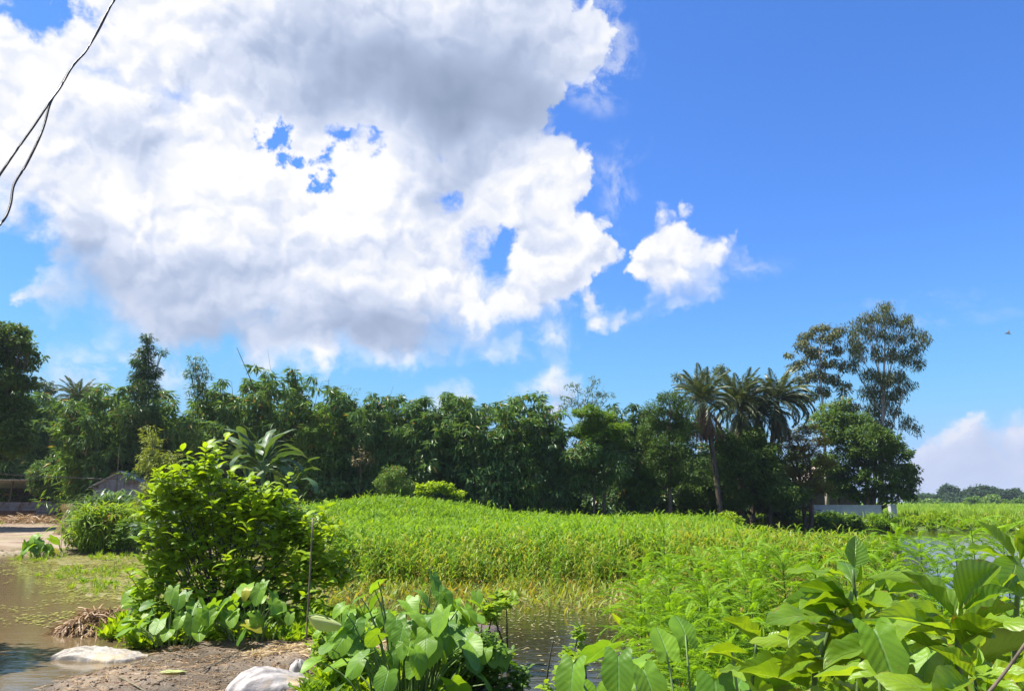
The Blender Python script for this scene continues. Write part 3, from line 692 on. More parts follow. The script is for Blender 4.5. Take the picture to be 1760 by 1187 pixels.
def lobe_tree(name, label, cat, lobes, Y, mt, leaf=0.16, per=34, dens=1.0, base=None, trunk=0.18, bark='bark', droop=(-1.2, 0.5), w=0.42, seed=0, group=None, thick=0.9, tuft=0.42, stems=1, flat=0.8, limb=0.4, nl=1, basey=None, hollow=0.35):
    """tree whose crown is a set of tufted lobes given as (px, py, rx, ry) at distance Y"""
    r = np.random.default_rng(seed + 1000); k = Y / FPX
    L = []
    for i, (px, py, rx, ry) in enumerate(lobes):
        p = at(px, py, Y); rw, rh = rx * k, ry * k
        L.append((p.x, Y + r.uniform(-1, 1) * rw * thick * 0.8 if len(lobes) > 2 else Y, p.z, rw, max(rw, rh) * thick if rw < rh * 1.6 else rw * thick, rh))
    bx = at(base if base is not None else lobes[0][0], 862, Y).x; bz = gz(bx, Y)
    t_ = thing(name, (bx, Y, bz), label, cat, group); B = Vector((bx, Y, bz))
    zt = max(l[2] for l in L); zl = min(l[2] - l[5] for l in L)
    cs, rs = [], []
    for (x, y, z, a, b, c) in L:
        n = max(4, int(dens * 9 * (a * b * c) ** (2 / 3) / tuft ** 2))
        d = r.normal(size=(n, 3)); d /= np.linalg.norm(d, axis=1)[:, None]; q = r.uniform(hollow, 1.0, n) ** 0.5
        P_ = np.array([x, y, z]) + d * q[:, None] * np.array([a, b, c]) * 0.92
        cs.append(P_); rs.append(tuft * r.uniform(0.5, 1.0, n))
    cs = np.concatenate(cs); rs = np.concatenate(rs)
    v, f = cluster_leaves(cs - np.array(B), rs, per, leaf, droop=droop, seed=seed, w=w, shape=(1, 1, flat))
    tag(link('crown', mesh_np('crown', v, f, [M[mt]]), t_), kind='stuff')
    parts = []; zc = zt - (zt - zl) * 0.25
    mx = float(np.mean([l[0] for l in L]))
    for s_ in range(stems):
        o = (s_ - (stems - 1) / 2) * 0.5
        tp = Vector((mx + o * 2 - bx, r.normal(0, .2), zc - bz)); bw = Vector((o * 0.5, 0, -0.1))
        mid = (bw + tp) / 2 + Vector((r.normal(0, .25), r.normal(0, .2), 0)); pl = bez(bw, mid, tp, 8)
        parts.append(tube(pl, list(np.linspace(trunk, trunk * 0.22, 8)), 8))
        for (x, y, z, a, b, c) in L[s_::stems * nl]:
            e = Vector((x - bx, y - Y, z - bz - c * 0.1))
            t0 = min(0.92, max(0.25, (e.z / max(0.1, tp.z)) - 0.2)); j = int(t0 * 7); s0 = pl[j]
            g = bez(s0, (s0 + e) / 2 + Vector((0, 0, -0.12 * (e - s0).length + .1)), e, 6); parts.append(tube(g, list(np.linspace(trunk * limb, 0.012, 6)), 5))
            for _ in range(3):
                e2 = e + Vector((r.normal(0, a * .5), r.normal(0, b * .5), r.normal(0.1, c * .5))); parts.append(tube([g[3], (g[3] + e2) / 2 + Vector((0, 0, .05)), e2], [trunk * .16, .02, .01], 4, cap=False))
    tag(link('trunk', mesh_np('trunk', *join(*parts), [M[bark]], smooth=True), t_))
    return t_
# left edge
lobe_tree('broadleaf_tree', 'tall dark broad-leaved tree cut by the left edge of the photo', 'tree', [(10, 575, 38, 24), (42, 592, 16, 14), (56, 606, 9, 6), (22, 612, 36, 26), (-30, 600, 60, 60), (8, 655, 45, 30), (50, 655, 16, 16), (-20, 700, 60, 40), (40, 700, 26, 24), (20, 755, 50, 36), (-40, 780, 60, 50)], 46, 'tree', leaf=0.24, per=30, base=-30, trunk=0.28, seed=1, w=0.55, dens=1.1)
lobe_tree('vine_spire', 'tall narrow spire wrapped in bamboo leaves, highest of the bamboo row', 'tree', [(256, 582, 7, 9), (252, 600, 11, 12), (276, 606, 8, 4), (246, 622, 17, 13), (262, 640, 16, 16), (238, 648, 14, 14), (252, 672, 26, 20), (250, 715, 34, 28), (250, 770, 36, 36)], 47.5, 'bamboo_dark', leaf=0.30, per=26, base=250, trunk=0.07, seed=2, w=0.2, tuft=0.36, bark='culm', dens=1.2)
lobe_tree('feathery_tuft', 'small feathery bamboo tuft poking above the row beside the spire', 'tree', [(338, 618, 16, 4), (345, 632, 16, 7), (330, 640, 14, 10), (348, 648, 16, 12), (338, 670, 18, 16)], 48.5, 'bamboo_dark', leaf=0.32, per=18, base=338, trunk=0.05, seed=3, w=0.17, tuft=0.4, bark='culm', dens=.8)
lobe_tree('broadleaf_tree', 'distant round-topped tree between the pale palm and the spire', 'tree', [(85, 668, 18, 12), (160, 676, 14, 12), (185, 690, 12, 8), (150, 690, 24, 14)], 70, 'gum_pale', leaf=0.3, per=26, base=140, seed=4)
lobe_tree('yellow_bamboo', 'young yellow-green bamboo standing behind the left side of the big bush', 'bamboo', [(262, 745, 7, 14), (258, 765, 13, 16), (270, 790, 18, 18), (252, 800, 14, 20), (285, 815, 22, 22), (258, 835, 22, 24), (300, 790, 10, 12), (255, 868, 22, 22)], 27, 'yellow_bamboo', leaf=0.19, per=34, base=262, trunk=0.03, seed=5, w=0.17, tuft=0.28, bark='culm', dens=1.0)
lobe_tree('shrub', 'low shrub overhanging the roofs between the two sheds', 'shrub', [(85, 808, 34, 22), (125, 818, 28, 24), (80, 838, 24, 14), (115, 845, 24, 18), (110, 792, 30, 20), (150, 800, 20, 20)], 53, 'bamboo', leaf=0.26, per=26, base=100, trunk=0.08, seed=6, w=0.3, tuft=0.4)
# middle
lobe_tree('broadleaf_tree', 'tree with a bright yellow-green layered top in the middle of the row', 'tree', [(1008, 710, 26, 10), (1040, 716, 26, 10), (1018, 730, 30, 10), (1062, 738, 22, 10), (995, 742, 20, 9), (1070, 765, 16, 10), (1030, 750, 36, 14)], 47, 'tree_bright', leaf=0.26, per=30, base=1035, trunk=0.14, seed=7, w=0.3, tuft=0.36, droop=(-0.6, 0.7), flat=.5, dens=1.2)
lobe_tree('broadleaf_tree', 'grey-green leafy tree directly below the bright layered treetop', 'tree', [(1000, 780, 30, 24), (1040, 775, 30, 22), (1062, 800, 24, 24), (985, 815, 26, 26), (1020, 820, 32, 28)], 46.5, 'bamboo', leaf=0.34, per=26, base=1020, trunk=0.12, seed=8, w=0.3, tuft=0.42)
lobe_tree('gum_tree', 'pale thin-leaved gum tree seen far behind the middle of the row', 'tree', [(1021, 655, 11, 11), (1030, 672, 14, 10), (1010, 676, 12, 10), (985, 668, 14, 10), (975, 684, 12, 9), (1044, 682, 8, 9), (998, 690, 16, 10), (1022, 694, 16, 10), (972, 702, 10, 8)], 75, 'gum_pale', leaf=0.36, per=15, base=1003, limb=.25, trunk=0.14, bark='palebark', seed=9, w=0.28, tuft=0.6, dens=.6)
lobe_tree('broadleaf_tree', 'dense deep green tree left of the palms', 'tree', [(1150, 688, 24, 16), (1126, 704, 20, 18), (1172, 706, 22, 20), (1150, 722, 34, 26), (1124, 745, 26, 26), (1180, 745, 24, 26), (1150, 770, 42, 30), (1135, 810, 40, 30), (1185, 805, 34, 32)], 47, 'tree', leaf=0.17, per=46, base=1150, trunk=0.16, seed=10, w=0.34, tuft=0.42, dens=1.1)
lobe_tree('gum_tree', 'pale gum tree showing above the leftmost palm', 'tree', [(1236, 636, 14, 9), (1215, 642, 12, 9), (1240, 654, 12, 10), (1165, 650, 12, 7), (1182, 660, 18, 8), (1200, 668, 16, 8)], 62, 'gum_pale', leaf=0.28, per=22, base=1205, limb=.25, trunk=0.13, bark='palebark', seed=11, w=0.3, tuft=0.42, dens=.9)
lobe_tree('shrub', 'round grey-green shrub behind the far rim of the crop, right of the banana plant', 'shrub', [(678, 812, 20, 14), (662, 828, 18, 16), (695, 832, 18, 16), (678, 842, 28, 16)], 44.5, 'bamboo_light', leaf=0.17, per=36, base=678, trunk=0.05, seed=12, w=0.26, tuft=0.3)
lobe_tree('shrub', 'bright leafy vine mound on the top edge of the crop', 'shrub', [(728, 842, 14, 9), (750, 836, 16, 10), (770, 842, 14, 9), (790, 850, 12, 6)], 43, 'bush', leaf=0.2, per=24, base=750, trunk=0.03, seed=13, w=0.5, tuft=0.26, droop=(-.6, .9))
lobe_tree('dry_bamboo', 'withered straw-coloured bamboo spray hanging in the dark middle of the row', 'bamboo', [(620, 775, 12, 8), (610, 790, 8, 12), (632, 790, 8, 10)], 46.5, 'straw', leaf=0.3, per=9, base=620, trunk=0.03, seed=14, w=0.12, tuft=0.4, bark='drybamboo', dens=.6)
# right group
lobe_tree('gum_tree', 'tallest gum tree with drooping olive clusters at the right end of the row', 'tree',
  [(1521, 528, 11, 13), (1508, 545, 12, 10), (1488, 549, 14, 8), (1530, 550, 12, 12), (1549, 556, 14, 12), (1470, 562, 10, 12), (1492, 572, 12, 14), (1517, 576, 12, 14), (1545, 580, 12, 12), (1570, 570, 8, 10), (1590, 580, 9, 13), (1573, 596, 10, 11), (1463, 590, 7, 20), (1482, 600, 10, 16), (1536, 606, 14, 14), (1558, 612, 12, 14), (1510, 606, 9, 14), (1580, 622, 9, 12), (1466, 625, 6, 14), (1495, 645, 16, 12), (1520, 652, 16, 14), (1545, 645, 13, 14), (1560, 660, 8, 8), (1495, 672, 17, 14), (1525, 682, 16, 16), (1550, 676, 12, 13), (1508, 702, 18, 14), (1540, 706, 12, 10), (1560, 724, 12, 8), (1575, 736, 8, 6), (1500, 728, 20, 14), (1528, 728, 12, 10)],
  64, 'gum', leaf=0.32, per=20, base=1508, trunk=0.24, bark='palebark', seed=20, w=0.2, tuft=0.5, droop=(-1.5, -0.6), dens=1.6, limb=.25, nl=2, thick=1.0, flat=1.35)
lobe_tree('gum_tree', 'second gum tree with an open grey-green crown left of the tallest one', 'tree',
  [(1408, 566, 16, 7), (1437, 570, 12, 9), (1390, 576, 14, 8), (1420, 584, 18, 10), (1376, 596, 13, 9), (1360, 606, 7, 7), (1402, 604, 16, 12), (1436, 600, 12, 12), (1420, 622, 15, 10), (1380, 624, 12, 9), (1364, 630, 7, 6), (1447, 630, 8, 12), (1402, 644, 18, 10), (1432, 652, 14, 10), (1375, 652, 12, 8), (1450, 668, 9, 14), (1415, 672, 15, 9), (1390, 682, 14, 9), (1366, 678, 10, 8), (1462, 700, 8, 14), (1440, 700, 10, 10)],
  64, 'gum', leaf=0.32, per=20, base=1420, trunk=0.18, bark='palebark', seed=21, w=0.3, tuft=0.5, droop=(-1.3, 0.0), dens=1.5, limb=.25, nl=2, thick=1.0)
lobe_tree('broadleaf_tree', 'large dark spreading tree at the right end of the row behind the white wall', 'tree',
  [(1475, 745, 34, 18), (1520, 752, 26, 18), (1440, 742, 28, 24), (1545, 775, 24, 18), (1500, 785, 40, 24), (1455, 790, 34, 26), (1568, 806, 16, 12), (1545, 810, 26, 18), (1500, 820, 40, 20), (1574, 826, 11, 9), (1550, 836, 22, 12), (1462, 826, 30, 18), (1425, 800, 30, 24), (1558, 850, 16, 9), (1520, 846, 30, 14), (1480, 848, 26, 14), (1440, 835, 26, 16), (1490, 765, 50, 26), (1440, 715, 20, 12), (1470, 722, 18, 12)],
  61, 'tree', leaf=0.26, per=30, base=1490, trunk=0.26, seed=22, w=0.5, tuft=0.5, dens=1.1, stems=2)
lobe_tree('broadleaf_tree', 'olive yellow-leaved tree between the palms and the dark spreading tree', 'tree',
  [(1392, 738, 22, 11), (1365, 746, 18, 10), (1345, 762, 15, 12), (1380, 764, 24, 14), (1410, 762, 18, 15), (1352, 786, 18, 12), (1390, 790, 26, 14), (1420, 795, 14, 12), (1360, 808, 20, 12), (1395, 815, 24, 12), (1338, 815, 12, 10), (1380, 836, 30, 12), (1408, 838, 22, 12), (1345, 840, 20, 14)],
  53.5, 'tree_yellow', leaf=0.16, per=44, base=1385, trunk=0.2, seed=23, w=0.42, tuft=0.4, flat=.6, dens=1.0, droop=(-.8, .6), stems=2)
lobe_tree('broadleaf_tree', 'pale grey-green thin foliage tree under the second gum tree', 'tree', [(1425, 706, 24, 18), (1455, 712, 24, 20), (1405, 725, 20, 16), (1435, 735, 28, 18), (1475, 722, 18, 14), (1450, 690, 16, 14)], 62.5, 'bamboo_light', leaf=0.24, per=22, base=1440, limb=.25, trunk=0.12, seed=31, w=0.4, tuft=0.42, dens=.9)
lobe_tree('shrub', 'dark undergrowth thicket at the foot of the palms', 'shrub', [(1230, 815, 36, 34), (1275, 800, 34, 40), (1310, 815, 30, 36), (1200, 850, 36, 24), (1260, 855, 44, 22), (1330, 850, 34, 24), (1300, 775, 26, 30), (1375, 855, 24, 18), (1258, 765, 30, 24), (1318, 785, 22, 28), (1238, 748, 16, 16), (1295, 750, 20, 16)], 50.5, 'tree', leaf=0.24, per=26, base=1265, trunk=0.08, seed=24, w=0.4, tuft=0.45, dens=1.5)
lobe_tree('shrub', 'glossy round shrub on the crop rim below the leftmost palm', 'shrub', [(1250, 888, 16, 8), (1236, 893, 10, 6), (1262, 894, 12, 7)], 44, 'bush', leaf=0.2, per=22, base=1250, trunk=0.03, seed=25, w=0.5, tuft=0.22, droop=(-.8, .9))
lobe_tree('shrub', 'large-leaved dark shrub on the pond bank below the white wall', 'shrub', [(1405, 892, 18, 10), (1430, 890, 20, 10), (1455, 893, 18, 9), (1418, 902, 22, 9), (1450, 903, 22, 8), (1475, 896, 10, 8)], 55.5, 'tree_bright', leaf=0.32, per=22, base=1430, trunk=0.03, seed=26, w=0.55, tuft=0.36, droop=(-1.2, .5))
lobe_tree('shrub', 'soft green shrub on the pond bank right of the white wall', 'shrub', [(1500, 892, 16, 10), (1525, 896, 16, 9), (1550, 896, 14, 8), (1520, 885, 8, 7)], 55.5, 'crop', leaf=0.26, per=26, base=1520, trunk=0.03, seed=27, w=0.25, tuft=0.36)
lobe_tree('shrub', 'bright shrub on the pond bank at the start of the far field', 'shrub', [(1580, 892, 18, 7), (1610, 889, 20, 8), (1640, 892, 18, 7), (1670, 894, 16, 6)], 57, 'bush', leaf=0.26, per=22, base=1620, trunk=0.03, seed=28, w=0.45, tuft=0.36, droop=(-1, .8))
lobe_tree('shrub', 'olive shrub on the pond bank left of the white wall', 'shrub', [(1330, 900, 16, 6), (1360, 899, 18, 6), (1345, 906, 20, 5)], 54.5, 'tree_yellow', leaf=0.22, per=22, base=1345, trunk=0.03, seed=29, w=0.35, tuft=0.3)
for i_, (px, n_, lab) in enumerate(((1105, 3, 'sapling at the dark foot of the row below the slim bamboo'), (905, 3, 'leafy sapling standing before the dark gap of the middle row'), (560, 3, 'shrub in the shade right of the banana plant'))):
    lobe_tree('sapling', lab, 'shrub', [(px, 850, 16, 18), (px + 18, 835, 14, 14), (px - 14, 830, 14, 16)], 47, 'bamboo' if i_ else 'tree', leaf=0.3, per=20, base=px, trunk=0.03, seed=40 + i_, w=0.4, tuft=0.32, dens=.6)
UG = 'dark undergrowth in the deep shade at the foot of the tree line'
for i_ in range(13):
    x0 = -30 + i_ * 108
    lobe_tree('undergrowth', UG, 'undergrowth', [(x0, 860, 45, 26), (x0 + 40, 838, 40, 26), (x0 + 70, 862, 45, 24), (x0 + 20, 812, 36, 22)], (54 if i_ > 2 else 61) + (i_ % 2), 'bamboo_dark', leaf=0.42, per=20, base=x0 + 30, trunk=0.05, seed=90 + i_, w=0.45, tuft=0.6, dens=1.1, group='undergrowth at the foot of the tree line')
lobe_tree('broadleaf_tree', 'leafy tree off the left edge shading the near water', 'tree', [(-290, 470, 130, 90), (-200, 520, 80, 60), (-380, 540, 110, 80)], 10.4, 'tree', leaf=0.16, per=40, base=-420, trunk=0.14, seed=88, w=0.5, tuft=0.34, dens=1.0)
FAR = [((1640, 852, 16, 11), (1655, 862, 20, 9), (1628, 862, 12, 7)), ((1692, 852, 26, 9), (1672, 858, 20, 8), (1710, 858, 20, 8)), ((1742, 856, 16, 9), (1755, 862, 16, 8), (1728, 864, 12, 6)), ((1600, 862, 24, 6), (1580, 863, 16, 6), (1625, 866, 16, 5)), ((1665, 868, 22, 5), (1690, 868, 16, 5), (1640, 868, 14, 5)), ((1780, 858, 20, 8), (1800, 862, 20, 8))]
FLB = ['dark bluish tree with a rounded head on the horizon', 'wide flat-domed dark tree, largest on the horizon', 'dark tree on the horizon near the right edge', 'low dark tree clump on the horizon beside the row', 'low dark scrub in front of the domed horizon tree', 'dark horizon tree cut by the right edge']
for i_, lo in enumerate(FAR):
    lo = [(a, b - 5, c * 1.25, d * 1.5) for a, b, c, d in lo]
    lobe_tree('horizon_tree', FLB[i_], 'tree', lo, 340 - i_ * 6, 'far_tree', leaf=1.1, per=30, base=lo[0][0], trunk=0.5, seed=60 + i_, w=0.6, tuft=1.7, group='trees on the horizon')
FL2 = [((1600, 867, 18, 6), (1590, 869, 14, 5)), ((1672, 866, 10, 8), (1680, 869, 8, 5)), ((1706, 863, 12, 8), (1700, 869, 12, 5), (1716, 868, 10, 6)), ((1735, 868, 12, 6), (1748, 868, 12, 6)), ((1565, 864, 10, 7), (1572, 868, 8, 5))]
FLB2 = ['light green rounded bush tree at the near side of the horizon woods', 'small bright yellow-green tree before the dark horizon wood', 'bright tree with two heads before the horizon wood', 'pale green tree low at the right end of the horizon wood', 'olive tree just right of the dark spreading tree, far off in the field']
for i_, lo in enumerate(FL2):
    lo = [(a, b - 2, c * 1.2, d * 1.4) for a, b, c, d in lo]
    lobe_tree('field_tree', FLB2[i_], 'tree', lo, 235, 'tree_bright' if i_ % 2 else 'bamboo_light', leaf=0.7, per=30, base=lo[0][0], trunk=0.3, seed=70 + i_, w=0.6, tuft=1.2, group='pale trees in the far field')

# ------------------------------------------------------------------ thin bare canes above the bamboo
def cane(pts_px, Y, r0, label, twigs=0, seed=0, group='bare canes above the bamboo', mt='drybamboo'):
    P_ = [at(x, y, Y) for x, y in pts_px]; b = P_[0]
    t_ = thing('bamboo_cane', tuple(b), label, 'cane', group)
    pl = [p - b for p in P_]; n = len(pl)
    link('pole', mesh_np('pole', *tube(pl, list(np.linspace(r0, r0 * 0.35, n)), 6), [M[mt]]), t_)
    if twigs:
        r = np.random.default_rng(seed); c = []
        for i in range(twigs):
            s = pl[-1].lerp(pl[max(0, n - 3)], r.uniform(0, 1)); c.append((s.x + r.normal(0, .12), s.y + r.normal(0, .12), s.z + r.normal(0, .05)))
        v, f = cluster_leaves(c, [0.2] * len(c), 5, 0.2, seed=seed, w=0.13)
        tag(link('leaves', mesh_np('leaves', v, f, [M['bamboo_light']]), t_), kind='stuff')
cane([(446, 690), (430, 650), (407, 597)], 48, 0.045, 'long leaning bamboo pole, tallest bare pole above the row')
cane([(472, 690), (466, 640), (460, 600)], 50, 0.015, 'thin straight cane rising from the rounded clump above the banana plant')
cane([(400, 680), (398, 655)], 50, 0.02, 'short cane left of the long leaning pole')
for i_, (x, tp, dx) in enumerate(((516, 655, 8), (528, 640, 14), (540, 652, 18), (552, 662, 22), (562, 648, 4), (572, 660, 20), (596, 665, 16))):
    cane([(x, 700), (x + dx * .3, (700 + tp) / 2), (x + dx * .8, tp + 3), (x + dx * 1.5, tp + 2)], 49, 0.018, 'nodding bare cane in the thicket of canes above the lower bamboo clump', 7, seed=i_, group='nodding canes above the lower bamboo clump')
cane([(562, 700), (563, 665)], 49, 0.035, 'short upright dark stake among the nodding canes')
cane([(668, 690), (676, 662)], 49, 0.014, 'thin cane over the narrow pointed clump')
cane([(414, 690), (426, 650)], 51, 0.01, 'fine cane crossing the long leaning pole')

# ------------------------------------------------------------------ palms
def frond_mesh(name, L, n, ll, lw, mt, curve=0.5, seed=0, vee=0.5, rach=0.018, rmat='stem', back=0.3):
    """pinnate frond: arching midrib along +Y with paired leaflets"""
    r = np.random.default_rng(seed); pts = []; ang = 0.35 * curve; y = z = 0
    k = 10
    for i in range(k + 1):
        pts.append((0, y, z)); ang -= curve * 2.2 / k * (0.5 + i / k); y += L / k * math.cos(ang); z += L / k * math.sin(ang)
    pa = np.array(pts); us = np.repeat(np.linspace(0.12, 0.99, n), 2); fi = us * k; i0 = np.minimum(fi.astype(int), k - 1); fr = (fi - i0)[:, None]
    pos = pa[i0] * (1 - fr) + pa[i0 + 1] * fr; side = np.tile([1, -1], n)
    sl = np.arctan2(pa[i0 + 1][:, 2] - pa[i0][:, 2], pa[i0 + 1][:, 1] - pa[i0][:, 1])
    fwd = 1.15 - 0.55 * us
    yaw = -side * (fwd + r.normal(0, .06, 2 * n)); pit = vee * 0.5 * (1 - us) + sl * np.cos(yaw) * 0.9 - back + r.normal(0, .08, 2 * n)
    length = ll * np.sin(np.pi * np.clip(0.12 + us * 0.85, 0, 1)) ** 0.6 * r.uniform(.85, 1.1, 2 * n)
    kv, kf = kite(1.0); kv = kv.copy(); kv[:, 2] *= 1.3
    v1, f1 = scatter(kv, kf, pos, rotmats(yaw, pit, side * 0.3 + r.normal(0, .15, 2 * n)), np.stack([np.full(2 * n, lw), length, length * .8], -1))
    rt = tube(pts, list(np.linspace(rach, rach * .25, k + 1)), 4, cap=False)
    me = mesh_np(name, *join((v1, f1), rt), [M[mt], M[rmat]])
    return me
FR = [frond_mesh('frond', 1.0, 36, 0.22, 0.022, 'palm', curve=c, seed=i, rach=0.007) for i, c in enumerate((0.35, 0.6, 0.85, 1.1))]
FD = [frond_mesh('dead_frond', 1.0, 30, 0.17, 0.022, 'palm_dead', curve=c, seed=20 + i, rach=0.009, rmat='palm_dead', back=.5) for i, c in enumerate((0.1, 0.25))]
def palm(px, py, Y, Lf, label, nup=26, ndead=14, basepx=None, tr=0.17, seed=0, bias=None, upmin=-0.45, nbrown=1):
    r = random.Random(seed); c = at(px, py, Y); bx = at(basepx or px, 862, Y).x; b = gz(bx, Y)
    t_ = thing('date_palm', (bx, Y, b), label, 'palm tree', 'date palms'); B = Vector((bx, Y, b))
    top = c - B; pl = bez((0, 0, -.1), (top.x * .2, 0, top.z * .55), tuple(top), 12)
    link('trunk', mesh_np('trunk', *tube(pl, [tr * (1.15 - .25 * i / 11 + .06 * (i % 2)) for i in range(12)], 9), [M['bark']]), t_)
    for i in range(nup):
        yaw = i * 2.399 + r.uniform(-.2, .2)
        if bias is not None and r.random() < .5: yaw = bias + r.uniform(-.8, .8)
        el = upmin + (1.35 - upmin) * ((i + .5) / nup) ** 0.9
        me = FR[0 if el > 1.0 else 1 if el > .6 else 2 if el > 0.1 else 3]
        o = link('frond', me, t_, loc=tuple(top + Vector((0, 0, .05))), scale=Lf * r.uniform(.85, 1.1)); o.rotation_euler = Euler((el, r.uniform(-.3, .3), 0)).to_matrix().to_euler()
        o.rotation_euler = (Matrix.Rotation(yaw, 3, 'Z') @ Matrix.Rotation(el, 3, 'X') @ Matrix.Rotation(r.uniform(-.3, .3), 3, 'Y')).to_euler()
    for i in range(ndead):
        yaw = i * 2.399 + r.uniform(-.3, .3); el = -.85 - r.random() * .6; brown = i % 3 < nbrown
        o = link('dead_frond' if brown else 'frond', FD[i % 2] if brown else FR[0], t_, loc=tuple(top - Vector((0, 0, .15 + .3 * r.random()))), scale=Lf * r.uniform(.7, 1.0))
        o.rotation_euler = (Matrix.Rotation(yaw, 3, 'Z') @ Matrix.Rotation(el, 3, 'X')).to_euler()
palm(1209, 692, 49, 2.6, 'date palm with a skirt of brown dead fronds, leftmost of the palms', 44, 40, 1238, .15, 1, nbrown=3)
palm(1272, 702, 52, 3.0, 'bushy date palm in the middle of the palm group with overlapping grey fronds', 64, 44, 1272, .2, 2)
palm(1303, 718, 52.5, 2.6, 'lower date palm leaning into the bushy middle palm', 50, 36, 1290, .18, 3)
palm(1336, 690, 52, 2.9, 'date palm with an upright tuft and long fronds sweeping right, rightmost of the palms', 46, 16, 1318, .17, 4, bias=-1.5, upmin=-.5)
palm(132, 688, 60, 2.1, 'pale green palm far behind the bamboo near the left edge', 34, 6, 128, .18, 5, upmin=-.2)

# ------------------------------------------------------------------ banana plants
BL = []
for i in range(4):
    v, f, uv = strip_leaf(14, 0.095, banp, droop=(0.35, .65, .95, 1.2)[i], fold=-.35 if i % 2 else .3, wave=.16, nv=2, seed=i)
    BL.append(mesh_np('leaf', v, f, [M['banana']], uv=uv, smooth=True))
def banana(px, py, Y, label, n, L, h0=.55, seed=0, basepx=None):
    r = random.Random(seed); bx = at(basepx or px, 862, Y).x; b = max(0, gz(bx, Y)); t_ = thing('banana_plant', (bx, Y, b), label, 'banana plant', 'banana plants')
    c = at(px, py, Y) - Vector((bx, Y, b))
    link('trunk', mesh_np('trunk', *tube([(0, 0, -.1), (c.x * .5, 0, c.z * .5), tuple(c)], [.13, .11, .07], 8), [M['petiole']], smooth=True), t_)
    for i in range(n):
        yaw = i * 2.2 + r.uniform(-.3, .3); el = .15 + 1.0 * (i / n)
        d = Matrix.Rotation(yaw, 3, 'Z') @ Matrix.Rotation(el, 3, 'X') @ Matrix.Rotation(r.uniform(-.5, .5), 3, 'Y')
        s = c + Vector((0, 0, -.25 * (1 - i / n) * 2)); e = s + d @ Vector((0, .35, .05))
        lf = link('leaf', BL[3 if el < .5 else 2 if el < .8 else 1 if el < 1.1 else 0], t_, loc=tuple(e), scale=L * r.uniform(.8, 1.1)); lf.rotation_euler = d.to_euler()
        link('petiole', mesh_np('petiole', *tube([s, e], [.035, .022], 5), [M['petiole']]), t_)
banana(452, 792, 31, 'banana plant with large arching split leaves above the big bush', 22, 1.85, seed=3, basepx=458)
banana(425, 790, 32, 'banana plant half hidden behind the left side of the taller one', 12, 1.8, seed=8, basepx=425)
banana(500, 822, 31, 'short banana plant with two low leaves pointing right above the crop', 10, 1.6, seed=5, basepx=495)

# ------------------------------------------------------------------ buildings
def corrugated(w, h, n=None, amp=0.018, pitch=0.11):
    """upright sheet: ridges run vertically; origin at the lower left, facing -Y"""
    n = int(w / pitch * 4) + 1; xs = np.linspace(0, w, n); ys = amp * np.sin(xs / pitch * 2 * np.pi)
    V = np.concatenate([np.stack([xs, ys, np.zeros(n)], -1), np.stack([xs, ys, np.full(n, h)], -1)]); k = np.arange(n - 1)
    return V, [np.stack([k, k + 1, k + 1 + n, k + n], -1)]
def rust(c):
    return lambda t, tc, col: t.mix(t.mr(t.noise(t.v('MULTIPLY', tc.outputs['Object'], (1.2, 1, 0.5)), 2.0, 6, .7), .5, .66), col, c)
M['tin'] = plain_mat('galvanised_tin', (0.42, 0.45, 0.48), (0.30, 0.32, 0.34), 0.42, 2, 0.05, 0.5, metal=0.4, extra=rust((0.20, .11, .06)))
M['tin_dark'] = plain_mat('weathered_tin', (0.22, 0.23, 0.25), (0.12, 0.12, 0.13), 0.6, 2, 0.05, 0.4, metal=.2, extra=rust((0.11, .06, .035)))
M['tin_bright'] = plain_mat('new_tin', (0.75, 0.78, 0.82), (0.6, 0.63, 0.68), 0.35, 2, 0.02, 0.6, metal=0.35)
M['rust'] = plain_mat('rusty_tin', (0.17, 0.085, 0.05), (0.09, 0.05, 0.035), 0.75, 3, 0.1)
M['wood'] = plain_mat('old_timber', (0.13, 0.10, 0.075), (0.06, 0.05, 0.04), 0.85, 5, 0.3, stretch=(4, 4, .6))
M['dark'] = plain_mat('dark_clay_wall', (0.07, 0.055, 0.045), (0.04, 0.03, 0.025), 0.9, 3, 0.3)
M['brown_roof'] = plain_mat('faded_roof', (0.42, 0.34, 0.30), (0.28, 0.21, 0.18), 0.8, 1.5, 0.2)
